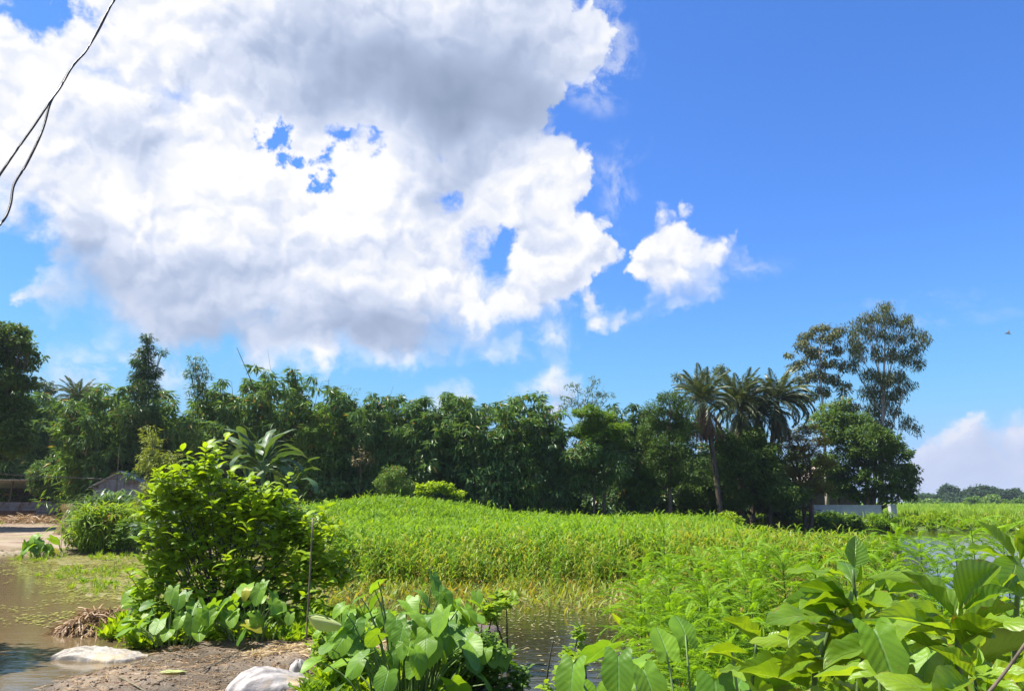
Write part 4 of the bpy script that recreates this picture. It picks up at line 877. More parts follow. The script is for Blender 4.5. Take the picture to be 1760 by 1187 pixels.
def shed_open():
    Y = 55; a = at(-70, 862, Y).x; b_ = at(104, 862, Y).x; W = b_ - a; bz = 0.62
    t_ = thing('open_shed', (a, Y, bz), 'open-fronted shed with a bright tin roof edge and low corrugated wall, far left', 'shed')
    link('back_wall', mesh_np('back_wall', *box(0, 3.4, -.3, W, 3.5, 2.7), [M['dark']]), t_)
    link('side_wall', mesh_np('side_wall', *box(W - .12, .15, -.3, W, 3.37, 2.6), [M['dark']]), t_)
    x = 0
    for i in range(5):
        o = link('post', mesh_np('post', *box(-.05, -.05, -.3, .05, .05, 2.85), [M['wood']]), t_, loc=(W * i / 4 + (.06 if i == 0 else -.06), .1, 0))
    nsh = int(W / 0.85)
    for i in range(nsh):
        w = W / nsh
        v, f = corrugated(w * 1.02, 1); v = v[:, [0, 2, 1]] * np.array([1, 4.3, 1]); v[:, 2] += 2.95 - v[:, 1] * 0.13
        cut = i * w + a > at(48, 862, Y).x
        link('roof_sheet', mesh_np('roof_sheet', v, f, [M['tin'] if cut else M['tin_bright']]), t_, loc=(i * w, -.65, .003 * (i % 2)))
    k = 0; xx = 0
    while xx < W - .3:
        w = min(1.9, W - xx); last = xx > W - 2.6
        v, f = corrugated(.62 if not last else 1.5, w); v = v[:, [2, 1, 0]]
        o = link('corrugated_sheet', mesh_np('corrugated_sheet', v, f, [M['tin_dark']]), t_, loc=(xx, -.02 + .01 * (k % 2), .75 if not last else -.05))
        if not last:
            v, f = corrugated(.86, w); v = v[:, [2, 1, 0]]
            tag(link('corrugated_sheet', mesh_np('corrugated_sheet', v, f, [M['rust']]), t_, loc=(xx, .03 + .01 * (k % 2), -.12)), 'rusty brown lower sheet')
        xx += w; k += 1
    link('door_opening_frame', mesh_np('door_opening_frame', *join(box(-.6, -.05, -.2, -.5, .05, 2.2), box(.5, -.05, -.2, .6, .05, 2.2), box(-.498, -.05, 2.1, .498, .05, 2.2)), [M['wood']]), t_, loc=(W * .62, 3.3, 0))
shed_open()
def gable(px0, pxa, px1, pyr, pye, Y, depth, label, base, name='tin_shed', wallm='tin_dark', roofm='tin_bright', wname='gable_sheet', wall_extra=0):
    xl, xa, xr = (at(p, 862, Y).x for p in (px0, pxa, px1)); zr, ze = at(pxa, pyr, Y).z, at(pxa, pye, Y).z
    t_ = thing(name, (xa, Y, base), label, 'shed'); 
    n = 6
    for side, xe in ((0, xl), (1, xr)):
        for i in range(n // 2):
            a0, a1 = (xe - xa) * i / (n // 2), (xe - xa) * (i + 1) / (n // 2)
            z0, z1 = zr + (ze - zr) * i / (n // 2) - base, zr + (ze - zr) * (i + 1) / (n // 2) - base
            V = np.array([(a0, 0, -.3), (a1, 0, -.3), (a1, 0, z1), (a0, 0, z0), (a0, .03, -.3), (a1, .03, -.3), (a1, .03, z1), (a0, .03, z0)])
            link(wname, mesh_np(wname, V, np.array([[0, 1, 2, 3], [7, 6, 5, 4], [3, 2, 6, 7], [1, 5, 6, 2], [0, 3, 7, 4]]), [M[wallm]]), t_, loc=(0, .005 * (i % 2), 0))
        L = math.hypot(xe - xa, zr - ze) * 1.12; nn = max(3, int(depth / .8))
        for i in range(nn):
            w = depth / nn; v, f = corrugated(w * 1.03, L); vv = np.stack([v[:, 2] * (xe - xa) / L * 1.12, v[:, 0] - .3 + i * w, (zr - base) + .05 + v[:, 1] - v[:, 2] * (zr - ze) / L * 1.12], -1)
            link('roof_sheet', mesh_np('roof_sheet', vv, f, [M[roofm]]), t_, loc=(0, 0, .004 * (i % 2)))
    for s, xe in ((0, xl), (1, xr)):
        link('side_wall', mesh_np('side_wall', *box(xe - xa - (.05 if s else 0), .035, -.3, xe - xa + (0 if s else .05), depth - .2, ze - base - .02), [M[wallm]]), t_)
    link('back_wall', mesh_np('back_wall', *box(xl - xa + .06, depth - .15, -.3, xr - xa - .06, depth - .1, ze - base - .02), [M[wallm]]), t_)
gable(158, 203, 255, 811, 836, 47.5, 4.0, 'small gabled shed with bright tin roof slopes behind the tall grass', .55)
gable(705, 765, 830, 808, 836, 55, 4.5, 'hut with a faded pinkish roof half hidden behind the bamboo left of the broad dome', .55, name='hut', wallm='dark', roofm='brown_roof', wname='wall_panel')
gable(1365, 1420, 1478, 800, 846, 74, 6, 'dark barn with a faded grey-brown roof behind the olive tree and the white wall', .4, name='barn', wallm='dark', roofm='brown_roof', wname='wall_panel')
# straw litter along the shed foot
def strands(n, xr, yr, z, L, seed, w=0.035, zf=None, pit=.25, shape=None):
    r = np.random.default_rng(seed); X = r.uniform(*xr, n); Y = r.uniform(*yr, n)
    Z = ground_h(X, Y) + r.uniform(0, z, n)
    kv, kf = kite(w)
    return scatter(kv, kf, np.stack([X, Y, Z], -1), rotmats(r.uniform(0, 6.28, n), r.normal(0, pit, n), r.uniform(-1, 1, n)), L * r.uniform(.5, 1.2, n))
v, f = strands(5200, (-42, -29.5), (49.5, 54.4), .34, .8, 3, w=.06); tag(link('straw_litter', mesh_np('straw_litter', v, f, [M['wetstraw']])), kind='stuff')
v, f = strands(5000, (-6.0, -2.0), (7.6, 11.4), .02, .22, 4, w=.03, pit=.05); tag(link('dead_grass_litter', mesh_np('dead_grass_litter', v, f, [M['wetstraw']])), kind='stuff')
v, f = strands(600, (-3.4, -1.6), (9.9, 10.7), .03, .22, 4, w=.09, pit=.15); tag(link('yellow_leaf_litter', mesh_np('yellow_leaf_litter', v, f, [M['straw']])), kind='stuff')
# jute stick bundles
def bundle(px, py0, py1, Y, label, n=150, spread=1.0, seed=0):
    r = np.random.default_rng(seed); b = at(px, py0, Y); b.z = gz(b.x, Y); H = at(px, py1, Y).z - b.z
    t_ = thing('stick_bundle', tuple(b), label, 'stick bundle', 'jute stick bundles by the yard'); ps = []
    for i in range(n):
        a = r.uniform(0, 6.28); R0 = .42 * spread * math.sqrt(r.uniform(0.1, 1)); q = a + r.normal(0, .5)
        R1 = .26 * r.uniform(.4, 1.2)
        ps.append(tube([(R0 * math.cos(a), R0 * math.sin(a), 0), (.10 * math.cos(q), .10 * math.sin(q), H * .58), (R1 * math.cos(a + 2.6), R1 * math.sin(a + 2.6), H * r.uniform(.86, 1.04))], [.011, .010, .006], 3, cap=False))
    tag(link('sticks', mesh_np('sticks', *join(*ps), [M['sticks']]), t_), kind='stuff')
    link('tie', mesh_np('tie', *tube([(.13 * math.cos(a), .13 * math.sin(a), H * .58) for a in np.linspace(0, 6.28, 13)], .018, 5), [M['straw']]), t_)
bundle(108, 920, 866, 41, 'pale flared bundle of dry jute sticks standing on the yard', 190, 1.15, 1)
bundle(129, 915, 868, 42.5, 'smaller dry stick bundle half hidden by the tall grass', 90, .7, 2)
# leaning brown stick and pole by the sheds
def pole(name, p0, p1, r0, r1, label, cat, mt='wood', group=None, sag=0, n=8):
    b = Vector(p0); t_ = tag(link(name, mesh_np(name, *tube(bez((0, 0, 0), (Vector(p1) - b) / 2 + Vector((0, 0, -sag)), Vector(p1) - b, n), list(np.linspace(r0, r1, n)), 7), [M[mt]], smooth=True), loc=tuple(b)), label, cat, group); return t_
pole('bamboo_pole', (at(200, 862, 46.8).x, 46.8, .4), at(206, 762, 46.8), .05, .03, 'thin upright bamboo pole at the ridge of the small gabled shed', 'pole', 'drybamboo')
M['cable'] = plain_mat('black_cable', (0.018, 0.014, 0.016), (0.03, 0.022, 0.022), 0.45, 30, 0.1, .4)
M['greywire'] = plain_mat('grey_wire', (0.16, 0.15, 0.13), (0.10, .09, .08), 0.5, 30, 0.1, .4)
pole('overhead_wire', at(-160, 800, 45), at(203, 823, 46.6), .028, .028, 'thin wire strung above the yard to the pole of the gabled shed', 'wire', 'greywire', sag=.25, n=14)
# black service cables crossing the upper left corner
def wire(pts, Y0, Y1, r, label):
    P_ = []; n = len(pts)
    cat = [np.array(p, float) for p in pts]
    def cr(i, t):
        a, b, c, d = (cat[max(0, min(n - 1, k))] for k in (i - 1, i, i + 1, i + 2)); return .5 * (2 * b + (c - a) * t + (2 * a - 5 * b + 4 * c - d) * t * t + (3 * b - a - 3 * c + d) * t ** 3)
    m_ = (n - 1) * 6
    for k in range(m_ + 1):
        u = k / 6; i = min(n - 2, int(u)); q = cr(i, u - i); P_.append(at(q[0], q[1], Y0 + (Y1 - Y0) * k / m_))
    b = P_[0]; link_ = link('overhead_cable', mesh_np('overhead_cable', *tube([p - b for p in P_], r, 8), [M['cable']], smooth=True), loc=tuple(b)); tag(link_, label, 'cable', 'black cables in the upper left corner')
wire([(236, -80), (202, -8), (188, 14), (168, 52), (148, 88), (126, 112), (104, 150), (88, 172), (60, 214), (30, 256), (0, 300), (-60, 390)], 4.6, 3.6, .0062, 'straight black cable of the twisted pair, reaching the left edge higher up')
wire([(234, -80), (200, -8), (189, 13), (169, 53), (147, 88), (125, 114), (103, 149), (87, 176), (76, 215), (64, 245), (44, 285), (24, 318), (17, 355), (0, 386), (-50, 430)], 4.57, 3.6, .0068, 'sagging black cable of the twisted pair, curving to the left edge lower down')
# bird
bp = at(1732, 573, 60)
bv = np.array([(-.32, .05, .10), (-.12, -.04, .03), (0, -.06, 0), (.14, -.02, .12), (.33, .06, .26), (0, .12, 0), (-.1, .08, .02), (.12, .09, .1), (0, 0, -.05)])
bo = thing('bird', tuple(bp), 'tiny dark bird flying at the right edge of the sky', 'bird'); bo.rotation_euler = (0.3, -.5, .6)
M['bird'] = plain_mat('bird_feathers', (0.09, .07, .07), (.05, .04, .04), .8)
body, bf = tube([(0, -.24, 0), (0, -.16, .01), (0, 0, .02), (0, .14, 0), (0, .26, 0)], [.008, .04, .055, .035, .012], 8)
link('body', mesh_np('body', body, bf, [M['bird']], smooth=True), bo)
for s in (-1, 1):
    V = np.array([(s * .02, -.08, .03), (s * .18, -.12, .12), (s * .38, .02, .16), (s * .2, .02, .11), (s * .02, .1, .03)]); link('wing', mesh_np('wing', np.concatenate([V, V + [0, 0, .008]]), [np.array([[0, 1, 3, 4], [5, 6, 8, 9]]), np.array([[1, 2, 3], [6, 7, 8]])], [M['bird']]), bo)

# ------------------------------------------------------------------ white wall, pillar and plank gate across the pond
M['plaster'] = plain_mat('white_plaster', (0.42, 0.43, 0.45), (0.31, 0.32, 0.34), .85, 1.6, .15, extra=rust((0.42, .42, .40)))
def wall(px0, px1, top, Y, label, name='white_wall', thick=.18):
    a, b_ = at(px0, 862, Y).x, at(px1, 862, Y).x; zt = at(px0, top, Y).z; bz = gz((a + b_) / 2, Y)
    t_ = thing(name, (a, Y, bz), label, 'wall'); link('wall_face', mesh_np('wall_face', *box(0, 0, -.4, b_ - a, thick, zt - bz), [M['plaster']]), t_)
    npan = max(1, round((b_ - a) / 1.9)); w_p = (b_ - a) / npan
    for i in range(npan): link('panel', mesh_np('panel', *box(.04, -.012, -.4, w_p - .04, -.002, zt - bz - .06), [M['plaster']]), t_, loc=(i * w_p, .0, 0))
    link('coping', mesh_np('coping', *box(-.03, -.03, zt - bz + .002, b_ - a + .03, thick + .03, zt - bz + .06), [M['plaster']]), t_)
wall(1395, 1514, 868.5, 58.2, 'long low whitewashed wall under the dark spreading tree')
wall(1530, 1540, 867.5, 58.2, 'short whitewashed pillar right of the long low wall', 'white_pillar', .45)
gt = thing('plank_gate', (at(1316, 862, 60).x, 60, gz(at(1316, 862, 60).x, 60)), 'pale weathered plank screen at the dark foot of the olive tree', 'gate')
M['greywood'] = plain_mat('grey_planks', (0.38, 0.38, 0.38), (0.22, .22, .22), .85, 5, .2, stretch=(4, 4, .6))
for i in range(9):
    link('plank', mesh_np('plank', *box(0, 0, -.2, .12, .03, 1.05 + .1 * random.random()), [M['greywood']]), gt, loc=(i * .145, .01 * (i % 2), 0))
for z in (.25, .8): link('rail', mesh_np('rail', *box(-.02, .045, z, 1.34, .08, z + .08), [M['wood']]), gt)
ln = thing('white_sheet', tuple(at(1052, 876, 48)), 'small white cloth scrap at the dark foot of the row above the crop', 'cloth')
v, f, uv = strip_leaf(4, .3, lambda u: .8, droop=.6, wave=.3, nv=2, seed=2)
M['cloth'] = plain_mat('white_cloth', (.75, .74, .72), (.6, .58, .55), .8, 8, .2)
link('fold', mesh_np('fold', v * .6, f, [M['cloth']]), ln)

# ------------------------------------------------------------------ straw heap, sacks and litter on the mud bank
def mound_mesh(name, rx, ry, h, mt, seed, nu=72, nv=22, crumple=0.0, wrinkle=0.02, foldn=7, power=0.8, uneven=.18):
    r = np.random.default_rng(seed); ph = r.uniform(0, 6.28, 8)
    V = [(0, 0, h)]; 
    for k in range(1, nv + 1):
        q = k / nv
        for j in range(nu):
            a = 2 * math.pi * j / nu
            R_ = 1 + uneven * math.sin(2 * a + ph[0]) * .5 + uneven * math.sin(3 * a + ph[1]) * .6 + .05 * math.sin(7 * a + ph[2])
            z = h * (1 - q ** 2) ** power
            fold = wrinkle * q * (math.sin(a * foldn + ph[3] + 1.5 * q) + .6 * math.sin(a * foldn * 2.3 + ph[4] + 3 * q))
            z += fold + wrinkle * .8 * math.sin(q * 9 + 3 * a + ph[5]) * (1 - q) 
            x_, y_ = rx * q * R_ * math.cos(a), ry * q * R_ * math.sin(a)
            if crumple: z += crumple * (abs(math.sin(x_ * 23 + 2.2 * math.sin(y_ * 19 + ph[6]))) + .6 * abs(math.sin(y_ * 37 + 2.6 * math.sin(x_ * 31 + ph[7])))) * (1 - .4 * q)
            V.append((x_, y_, z - (.05 if k == nv else 0)))
    Ft = np.array([(0, 1 + j, 1 + (j + 1) % nu) for j in range(nu)])
    Fq = np.array([(1 + k * nu + j, 1 + (k + 1) * nu + j, 1 + (k + 1) * nu + (j + 1) % nu, 1 + k * nu + (j + 1) % nu) for k in range(nv - 1) for j in range(nu)])
    return mesh_np(name, V, [Ft, Fq], [M[mt]], smooth=True)
def woven(t, tc, col):
    q = tc.outputs['Object']; a = t.m('SINE', t.m('MULTIPLY', t.sep(q)[0], 420)); b = t.m('SINE', t.m('MULTIPLY', t.sep(q)[1], 420))
    col = t.mix(t.m('MULTIPLY', t.m('MULTIPLY_ADD', t.m('MULTIPLY', a, b), .5, .5), .12), col, (.5, .45, .38))
    col = t.mix(t.mr(t.noise(q, 2.2, 4, .6), .55, .68, 0, .8), col, (.52, .38, .20))
    return t.mix(t.mr(t.noise(q, 7, 5, .7), .58, .72, 0, .7), col, (.28, .2, .13))
M['sack'] = plain_mat('woven_sack', (.33, .30, .25), (.20, .175, .135), .6, 9, 1.0, .35, extra=woven)
M['sack2'] = plain_mat('cement_sack', (.34, .315, .30), (.23, .205, .19), .6, 7, 1.0, .35, extra=woven)
p = onz(163, 1086, 0.0)
t_ = thing('straw_heap', (p.x, p.y + .1, 0.0), 'brown heap of soaked straw standing in the shallow water', 'straw heap')
link('core', mesh_np('core', mound_mesh('c', .55, .40, .22, 'wetstraw', 3).vertices and np.array([v.co[:] for v in bpy.data.meshes['c'].vertices]), [np.array([tuple(q.vertices) for q in bpy.data.meshes['c'].polygons if len(q.vertices) == n_]) for n_ in (3, 4)], [M['rust']], smooth=True), t_)
r = np.random.default_rng(5); n = 2600; ps = []
a = r.uniform(0, 6.28, n); q = np.sqrt(r.uniform(0, 1, n)) * 1.08; X = .56 * q * np.cos(a); Yq = .42 * q * np.sin(a); Z = .25 * np.clip(1 - q ** 2, 0, 1) ** .8 * (1 + .25 * np.sin(3 * a + 1)) + r.uniform(-.01, .03, n)
sl, sf, _ = strip_leaf(4, .028, lambda u: .9, droop=.55, nv=1, seed=1)
sl = sl[:, :]; v, f = scatter(sl, sf, np.stack([X, Yq, Z], -1), rotmats(-np.arctan2(X, Yq) + r.normal(0, 1.7, n), -.3 * q + r.normal(0.05, .3, n), r.normal(0, .6, n)), r.uniform(.12, .34, n))
tag(link('straw', mesh_np('straw', v, f, [M['wetstraw']]), t_), kind='stuff')
# sheet of old sacking spread on the bank
def cloth_sheet(name, rx, ry, h, mt, seed, taper=.5, pleat=.03, full=.5, nu=110, nv=70, torn=.06):
    """an old woven sack: a domed sheet with sharp pleats running along it and a ragged, sagging rim"""
    r = np.random.default_rng(seed); ph = r.uniform(0, 6.28, 10)
    U, Vv = np.meshgrid(np.linspace(-1, 1, nu), np.linspace(-1, 1, nv), indexing='ij')
    U0, V0 = U * np.sqrt(1 - Vv ** 2 * .42), Vv * np.sqrt(1 - U ** 2 * .42)
    wy = 1 - taper * (1 - (U0 + 1) / 2) + .08 * np.sin(5 * U0 + ph[0]); ex = 1 + torn * (np.sin(9 * V0 + ph[1]) + .6 * np.sin(23 * V0 + ph[2])); ey = 1 + torn * (np.sin(8 * U0 + ph[3]) + .6 * np.sin(21 * U0 + ph[4]))
    X, Yy = U0 * rx * ex, V0 * ry * wy * ey + .10 * ry * np.sin(2.2 * U0 + ph[5])
    rr = np.clip(U0 ** 2 + V0 ** 2, 0, 1); Z = h * (1 - rr) ** full * (.75 + .25 * np.sin(2.3 * U0 + ph[6]))
    s1_ = 7.5 * V0 + 1.4 * np.sin(1.9 * U0 + ph[7]) + .8 * U0; s2_ = 15 * V0 - 3.3 * U0 + .9 * np.sin(4.3 * U0 + ph[8]); s3_ = 11 * U0 + 5 * V0 + 1.2 * np.sin(6 * V0 + ph[9])
    rid = lambda q: 1 - np.abs(np.sin(q))
    Z = Z + pleat * (rid(s1_) + .5 * rid(s2_) * (.5 + .5 * np.sin(3 * U0 + ph[2])) + .45 * rid(s3_) * (V0 > -.3)) * (.35 + .65 * (1 - rr)) + .006 * r.normal(size=Z.shape) * 0
    Z[rr > .93] -= .02
    k = np.arange(nu - 1)[:, None] * nv + np.arange(nv - 1)[None]; F_ = np.stack([k, k + nv, k + nv + 1, k + 1], -1).reshape(-1, 4)
    return mesh_np(name, np.stack([X, Yy, Z], -1).reshape(-1, 3), F_, [M[mt]], smooth=True)
def sack(px, py, label, rx, ry, h, mt, seed, rz, **kw):
    p = onz(px, py, 0.06); t_ = thing('old_sack', (p.x, p.y, max(0.0, gz(p.x, p.y)) - .005), label, 'sack', rz=rz)
    link('sacking', cloth_sheet('sacking', rx, ry, h, mt, seed, **kw), t_); return t_
s1 = sack(172, 1122, 'crumpled off-white sack spread at the edge of the mud bank beside the straw heap', .60, .36, .13, 'sack', 3, .12, taper=.55, pleat=.035)
s2 = sack(470, 1182, 'bulging white cement sack lying at the bottom edge beside the taro clump', .50, .44, .22, 'sack2', 8, .75, taper=.25, pleat=.03, full=.45, torn=.03)
link('tied_corner', mound_mesh('tied_corner', .12, .09, .11, 'sack2', 4, nu=30, nv=10, wrinkle=.014, foldn=8), s2, loc=(.34, .12, .13))
s3 = sack(548, 1192, 'small torn white sack piece right of the bulging cement sack', .26, .18, .07, 'sack2', 9, -.3, taper=.3, pleat=.015)
p = onz(558, 1178, .1); rb = thing('orange_scrap', (p.x, p.y, gz(p.x, p.y)), 'orange scrap of rubbish beside the torn sack at the bottom edge', 'rubbish')
M['orange'] = plain_mat('orange_scrap', (.55, .18, .05), (.4, .14, .06), .7, 9, .3)
link('crumple', mound_mesh('crumple', .10, .05, .045, 'orange', 12, nu=18, nv=6, wrinkle=.012), rb)
p = onz(424, 1101, .1); gb = thing('green_bottle', (p.x, p.y, gz(p.x, p.y) + .035), 'small green plastic bottle lying at the foot of the big bush', 'bottle', rz=1.2)
M['greenplastic'] = plain_mat('green_plastic', (.02, .22, .16), (.02, .15, .1), .2, 5, 0, .6)
link('bottle_body', mesh_np('bottle_body', *tube([(0, 0, 0), (.01, 0, 0), (.12, 0, 0), (.15, 0, 0), (.18, 0, 0)], [.02, .033, .033, .014, .013], 12), [M['greenplastic']], smooth=True), gb)
for i_, (p0, p1, rr) in enumerate((((345, 1150), (470, 1085), .008), ((260, 1172), (420, 1120), .006), ((205, 1168), (262, 1182), .012), ((400, 1120), (300, 1143), .005), ((480, 1068), (468, 1108), .006))):
    a, b = onz(*p0, .12), onz(*p1, .12); a.z = gz(a.x, a.y) + .015; b.z = gz(b.x, b.y) + (.02 if i_ < 4 else .3)
    pole('fallen_twig', a, b, rr, rr * .5, ['long straight twig lying across the mud towards the bush', 'thin twig lying on the mud in the middle of the bank', 'short dark twig at the wet front edge of the mud', 'fine pale stalk lying on the mud behind the others', 'forked dry stalk leaning at the foot of the big bush'][i_], 'twig', 'drybamboo', sag=-.02, group='twigs on the mud bank')
p = onz(272, 1160, .1); lf = thing('fallen_leaf', (p.x, p.y, gz(p.x, p.y) + .012), 'large pale green fallen leaf lying flat on the mud bank', 'leaf', rz=-1.3)
v, f, uv = strip_leaf(6, .24, ovate, droop=.05, fold=.05, wave=.06, nv=2, seed=3)
link('blade', mesh_np('blade', v * .30, f, [M['taro_pale']], uv=uv, smooth=True), lf)

r = np.random.default_rng(77); n = 1500; X = r.uniform(-5.6, -1.6, n); Y = r.uniform(7.6, 11.5, n); Zg = ground_h(X, Y); k = Zg > .0; X, Y, Zg = X[k], Y[k], Zg[k]; n = len(X)
ico = np.array([(0, 0, 1), (.9, 0, .3), (.28, .85, .3), (-.72, .53, .3), (-.72, -.53, .3), (.28, -.85, .3), (0, 0, -.6)]); icf = np.array([(0, 1, 2), (0, 2, 3), (0, 3, 4), (0, 4, 5), (0, 5, 1), (6, 2, 1), (6, 3, 2), (6, 4, 3), (6, 5, 4), (6, 1, 5)])
v, f = scatter(ico, icf, np.stack([X, Y, Zg], -1), rotmats(r.uniform(0, 6.28, n), r.uniform(-.5, .5, n), r.uniform(-.5, .5, n)), np.stack([r.uniform(.008, .035, n), r.uniform(.008, .035, n), r.uniform(.006, .02, n)], -1))
M['clod'] = plain_mat('mud_clod', (.27, .21, .145), (.16, .12, .08), .9, 14, .4)
tag(link('mud_clods', mesh_np('mud_clods', v, f, [M['clod']], smooth=True)), kind='stuff')

# ------------------------------------------------------------------ taro
HL = []
for i in range(6):
    v, f, uv = heart_leaf(seed=i, cup=(.10, .22, -.05, .16, .3, .05)[i], droop=(.15, .3, .45, .2, .35, .6)[i], wave=(.012, .018, .02, .024, .015, .02)[i], wide=(.62, .55, .66, .58, .52, .6)[i])
    HL.append((v, f, uv))
HM = {k: [mesh_np('leaf', v, f, [M[k]], uv=uv, smooth=True) for v, f, uv in HL] for k in ('taro', 'taro_yellow', 'taro_pale')}
def taro_leaf(t_, base, tip_at, yaw, pitch, roll, size, mk='taro', var=0, r0=.012):
    o = link('leaf', HM[mk][var % 6], t_, loc=tuple(tip_at), scale=size)
    o.rotation_euler = (Matrix.Rotation(yaw, 3, 'Z') @ Matrix.Rotation(pitch, 3, 'X') @ Matrix.Rotation(roll, 3, 'Y')).to_euler()
    b = Vector(base); e = Vector(tip_at); c = Vector((b.x * .75 + e.x * .25, b.y * .75 + e.y * .25, b.z + (e.z - b.z) * .75))
    link('petiole', mesh_np('petiole', *tube(bez(b, c, e - Vector((0, 0, .004)), 6), list(np.linspace(r0, r0 * .5, 6)), 5, cap=False), [M['petiole']], smooth=True), t_)
def taro_clump(px, py, Y, n, spread, H, size, label, seed, group='taro clumps', base_z=None, yel=.02, wx=1.0, wy=.7):
    r = random.Random(seed); p = at(px, py, Y); b = max(gz(p.x, Y), 0) if base_z is None else base_z
    t_ = thing('taro_clump', (p.x, Y, b), label, 'taro plant', group)
    for i in range(n):
        a = r.uniform(0, 6.28); q = math.sqrt(r.random()); x, y = spread * q * math.cos(a) * wx, spread * q * math.sin(a) * wy
        z = H * (1 - .55 * q * q) * r.uniform(.45, 1.05)
        yaw = -math.atan2(x, y - .4 * spread) + r.gauss(0, .7) + 0
        mk = 'taro_yellow' if r.random() < yel else 'taro'
        taro_leaf(t_, (x * .45 + r.gauss(0, .04), y * .45, 0), (x, y, z), yaw, r.uniform(-1.15, -.25), r.gauss(0, .3), size * r.uniform(.6, 1.15), mk, r.randrange(6))
    return t_
taro_clump(700, 1187, 7.9, 92, .95, 1.25, .28, 'dense taro clump with grey-green heart leaves in the bottom centre of the photo', 1, wx=.95, wy=.8)
taro_clump(800, 1187, 8.6, 24, .6, .95, .26, 'taro clump on the right flank of the dense central one, at the water', 2, wx=.8)
taro_clump(590, 1187, 8.8, 14, .5, .85, .25, 'sparse taro clump between the cement sack and the dense central clump', 13, wx=.7)
taro_clump(300, 1090, 10.9, 30, .75, .75, .27, 'taro leaves fringing the left foot of the big bush', 3, wx=1.0, wy=.4)
taro_clump(440, 1095, 10.9, 28, .75, .85, .27, 'taro leaves fringing the right foot of the big bush', 4, wx=1.0, wy=.4)
taro_clump(270, 1010, 12.2, 14, .45, 1.1, .36, 'large shaded taro leaves on the left side of the big bush', 14, wx=.7, wy=.6)
taro_clump(64, 965, 27.5, 26, .55, .95, .42, 'small taro clump standing alone in the left water', 5, yel=.12)
taro_clump(1145, 1190, 4.4, 16, .36, 1.0, .27, 'taro clump with big upright heart leaves at the bottom right of centre', 6, base_z=.25, wx=.9)
taro_clump(1040, 1200, 4.9, 14, .3, .95, .27, 'taro clump at the edge of the water, left end of the right-hand plants', 7, base_z=.1, wx=.8)
taro_clump(1290, 1190, 4.3, 12, .4, 1.05, .26, 'taro clump between the left taros and the broad-leaved shrub', 8, base_z=.25, wx=.9)
# pale rolled leaf hanging out of the central clump
p = at(556, 1072, 8.3); t_ = thing('withered_taro_leaf', (p.x, p.y, p.z), 'pale folded taro leaf hanging at the left side of the central clump', 'leaf')
v, f, uv = strip_leaf(8, .2, ovate, droop=.3, fold=-1.1, wave=.05, nv=2, seed=5)
o = link('blade', mesh_np('blade', v, f, [M['taro_pale']], uv=uv, smooth=True), t_, scale=.42); o.rotation_euler = (-.35, .9, -1.75); o.location = (-.17, 0, .08)
link('petiole', mesh_np('petiole', *tube(bez((-.17, 0, .08), (.1, .1, .2), (.45, .2, -.6), 8), .007, 5), [M['petiole']]), t_)

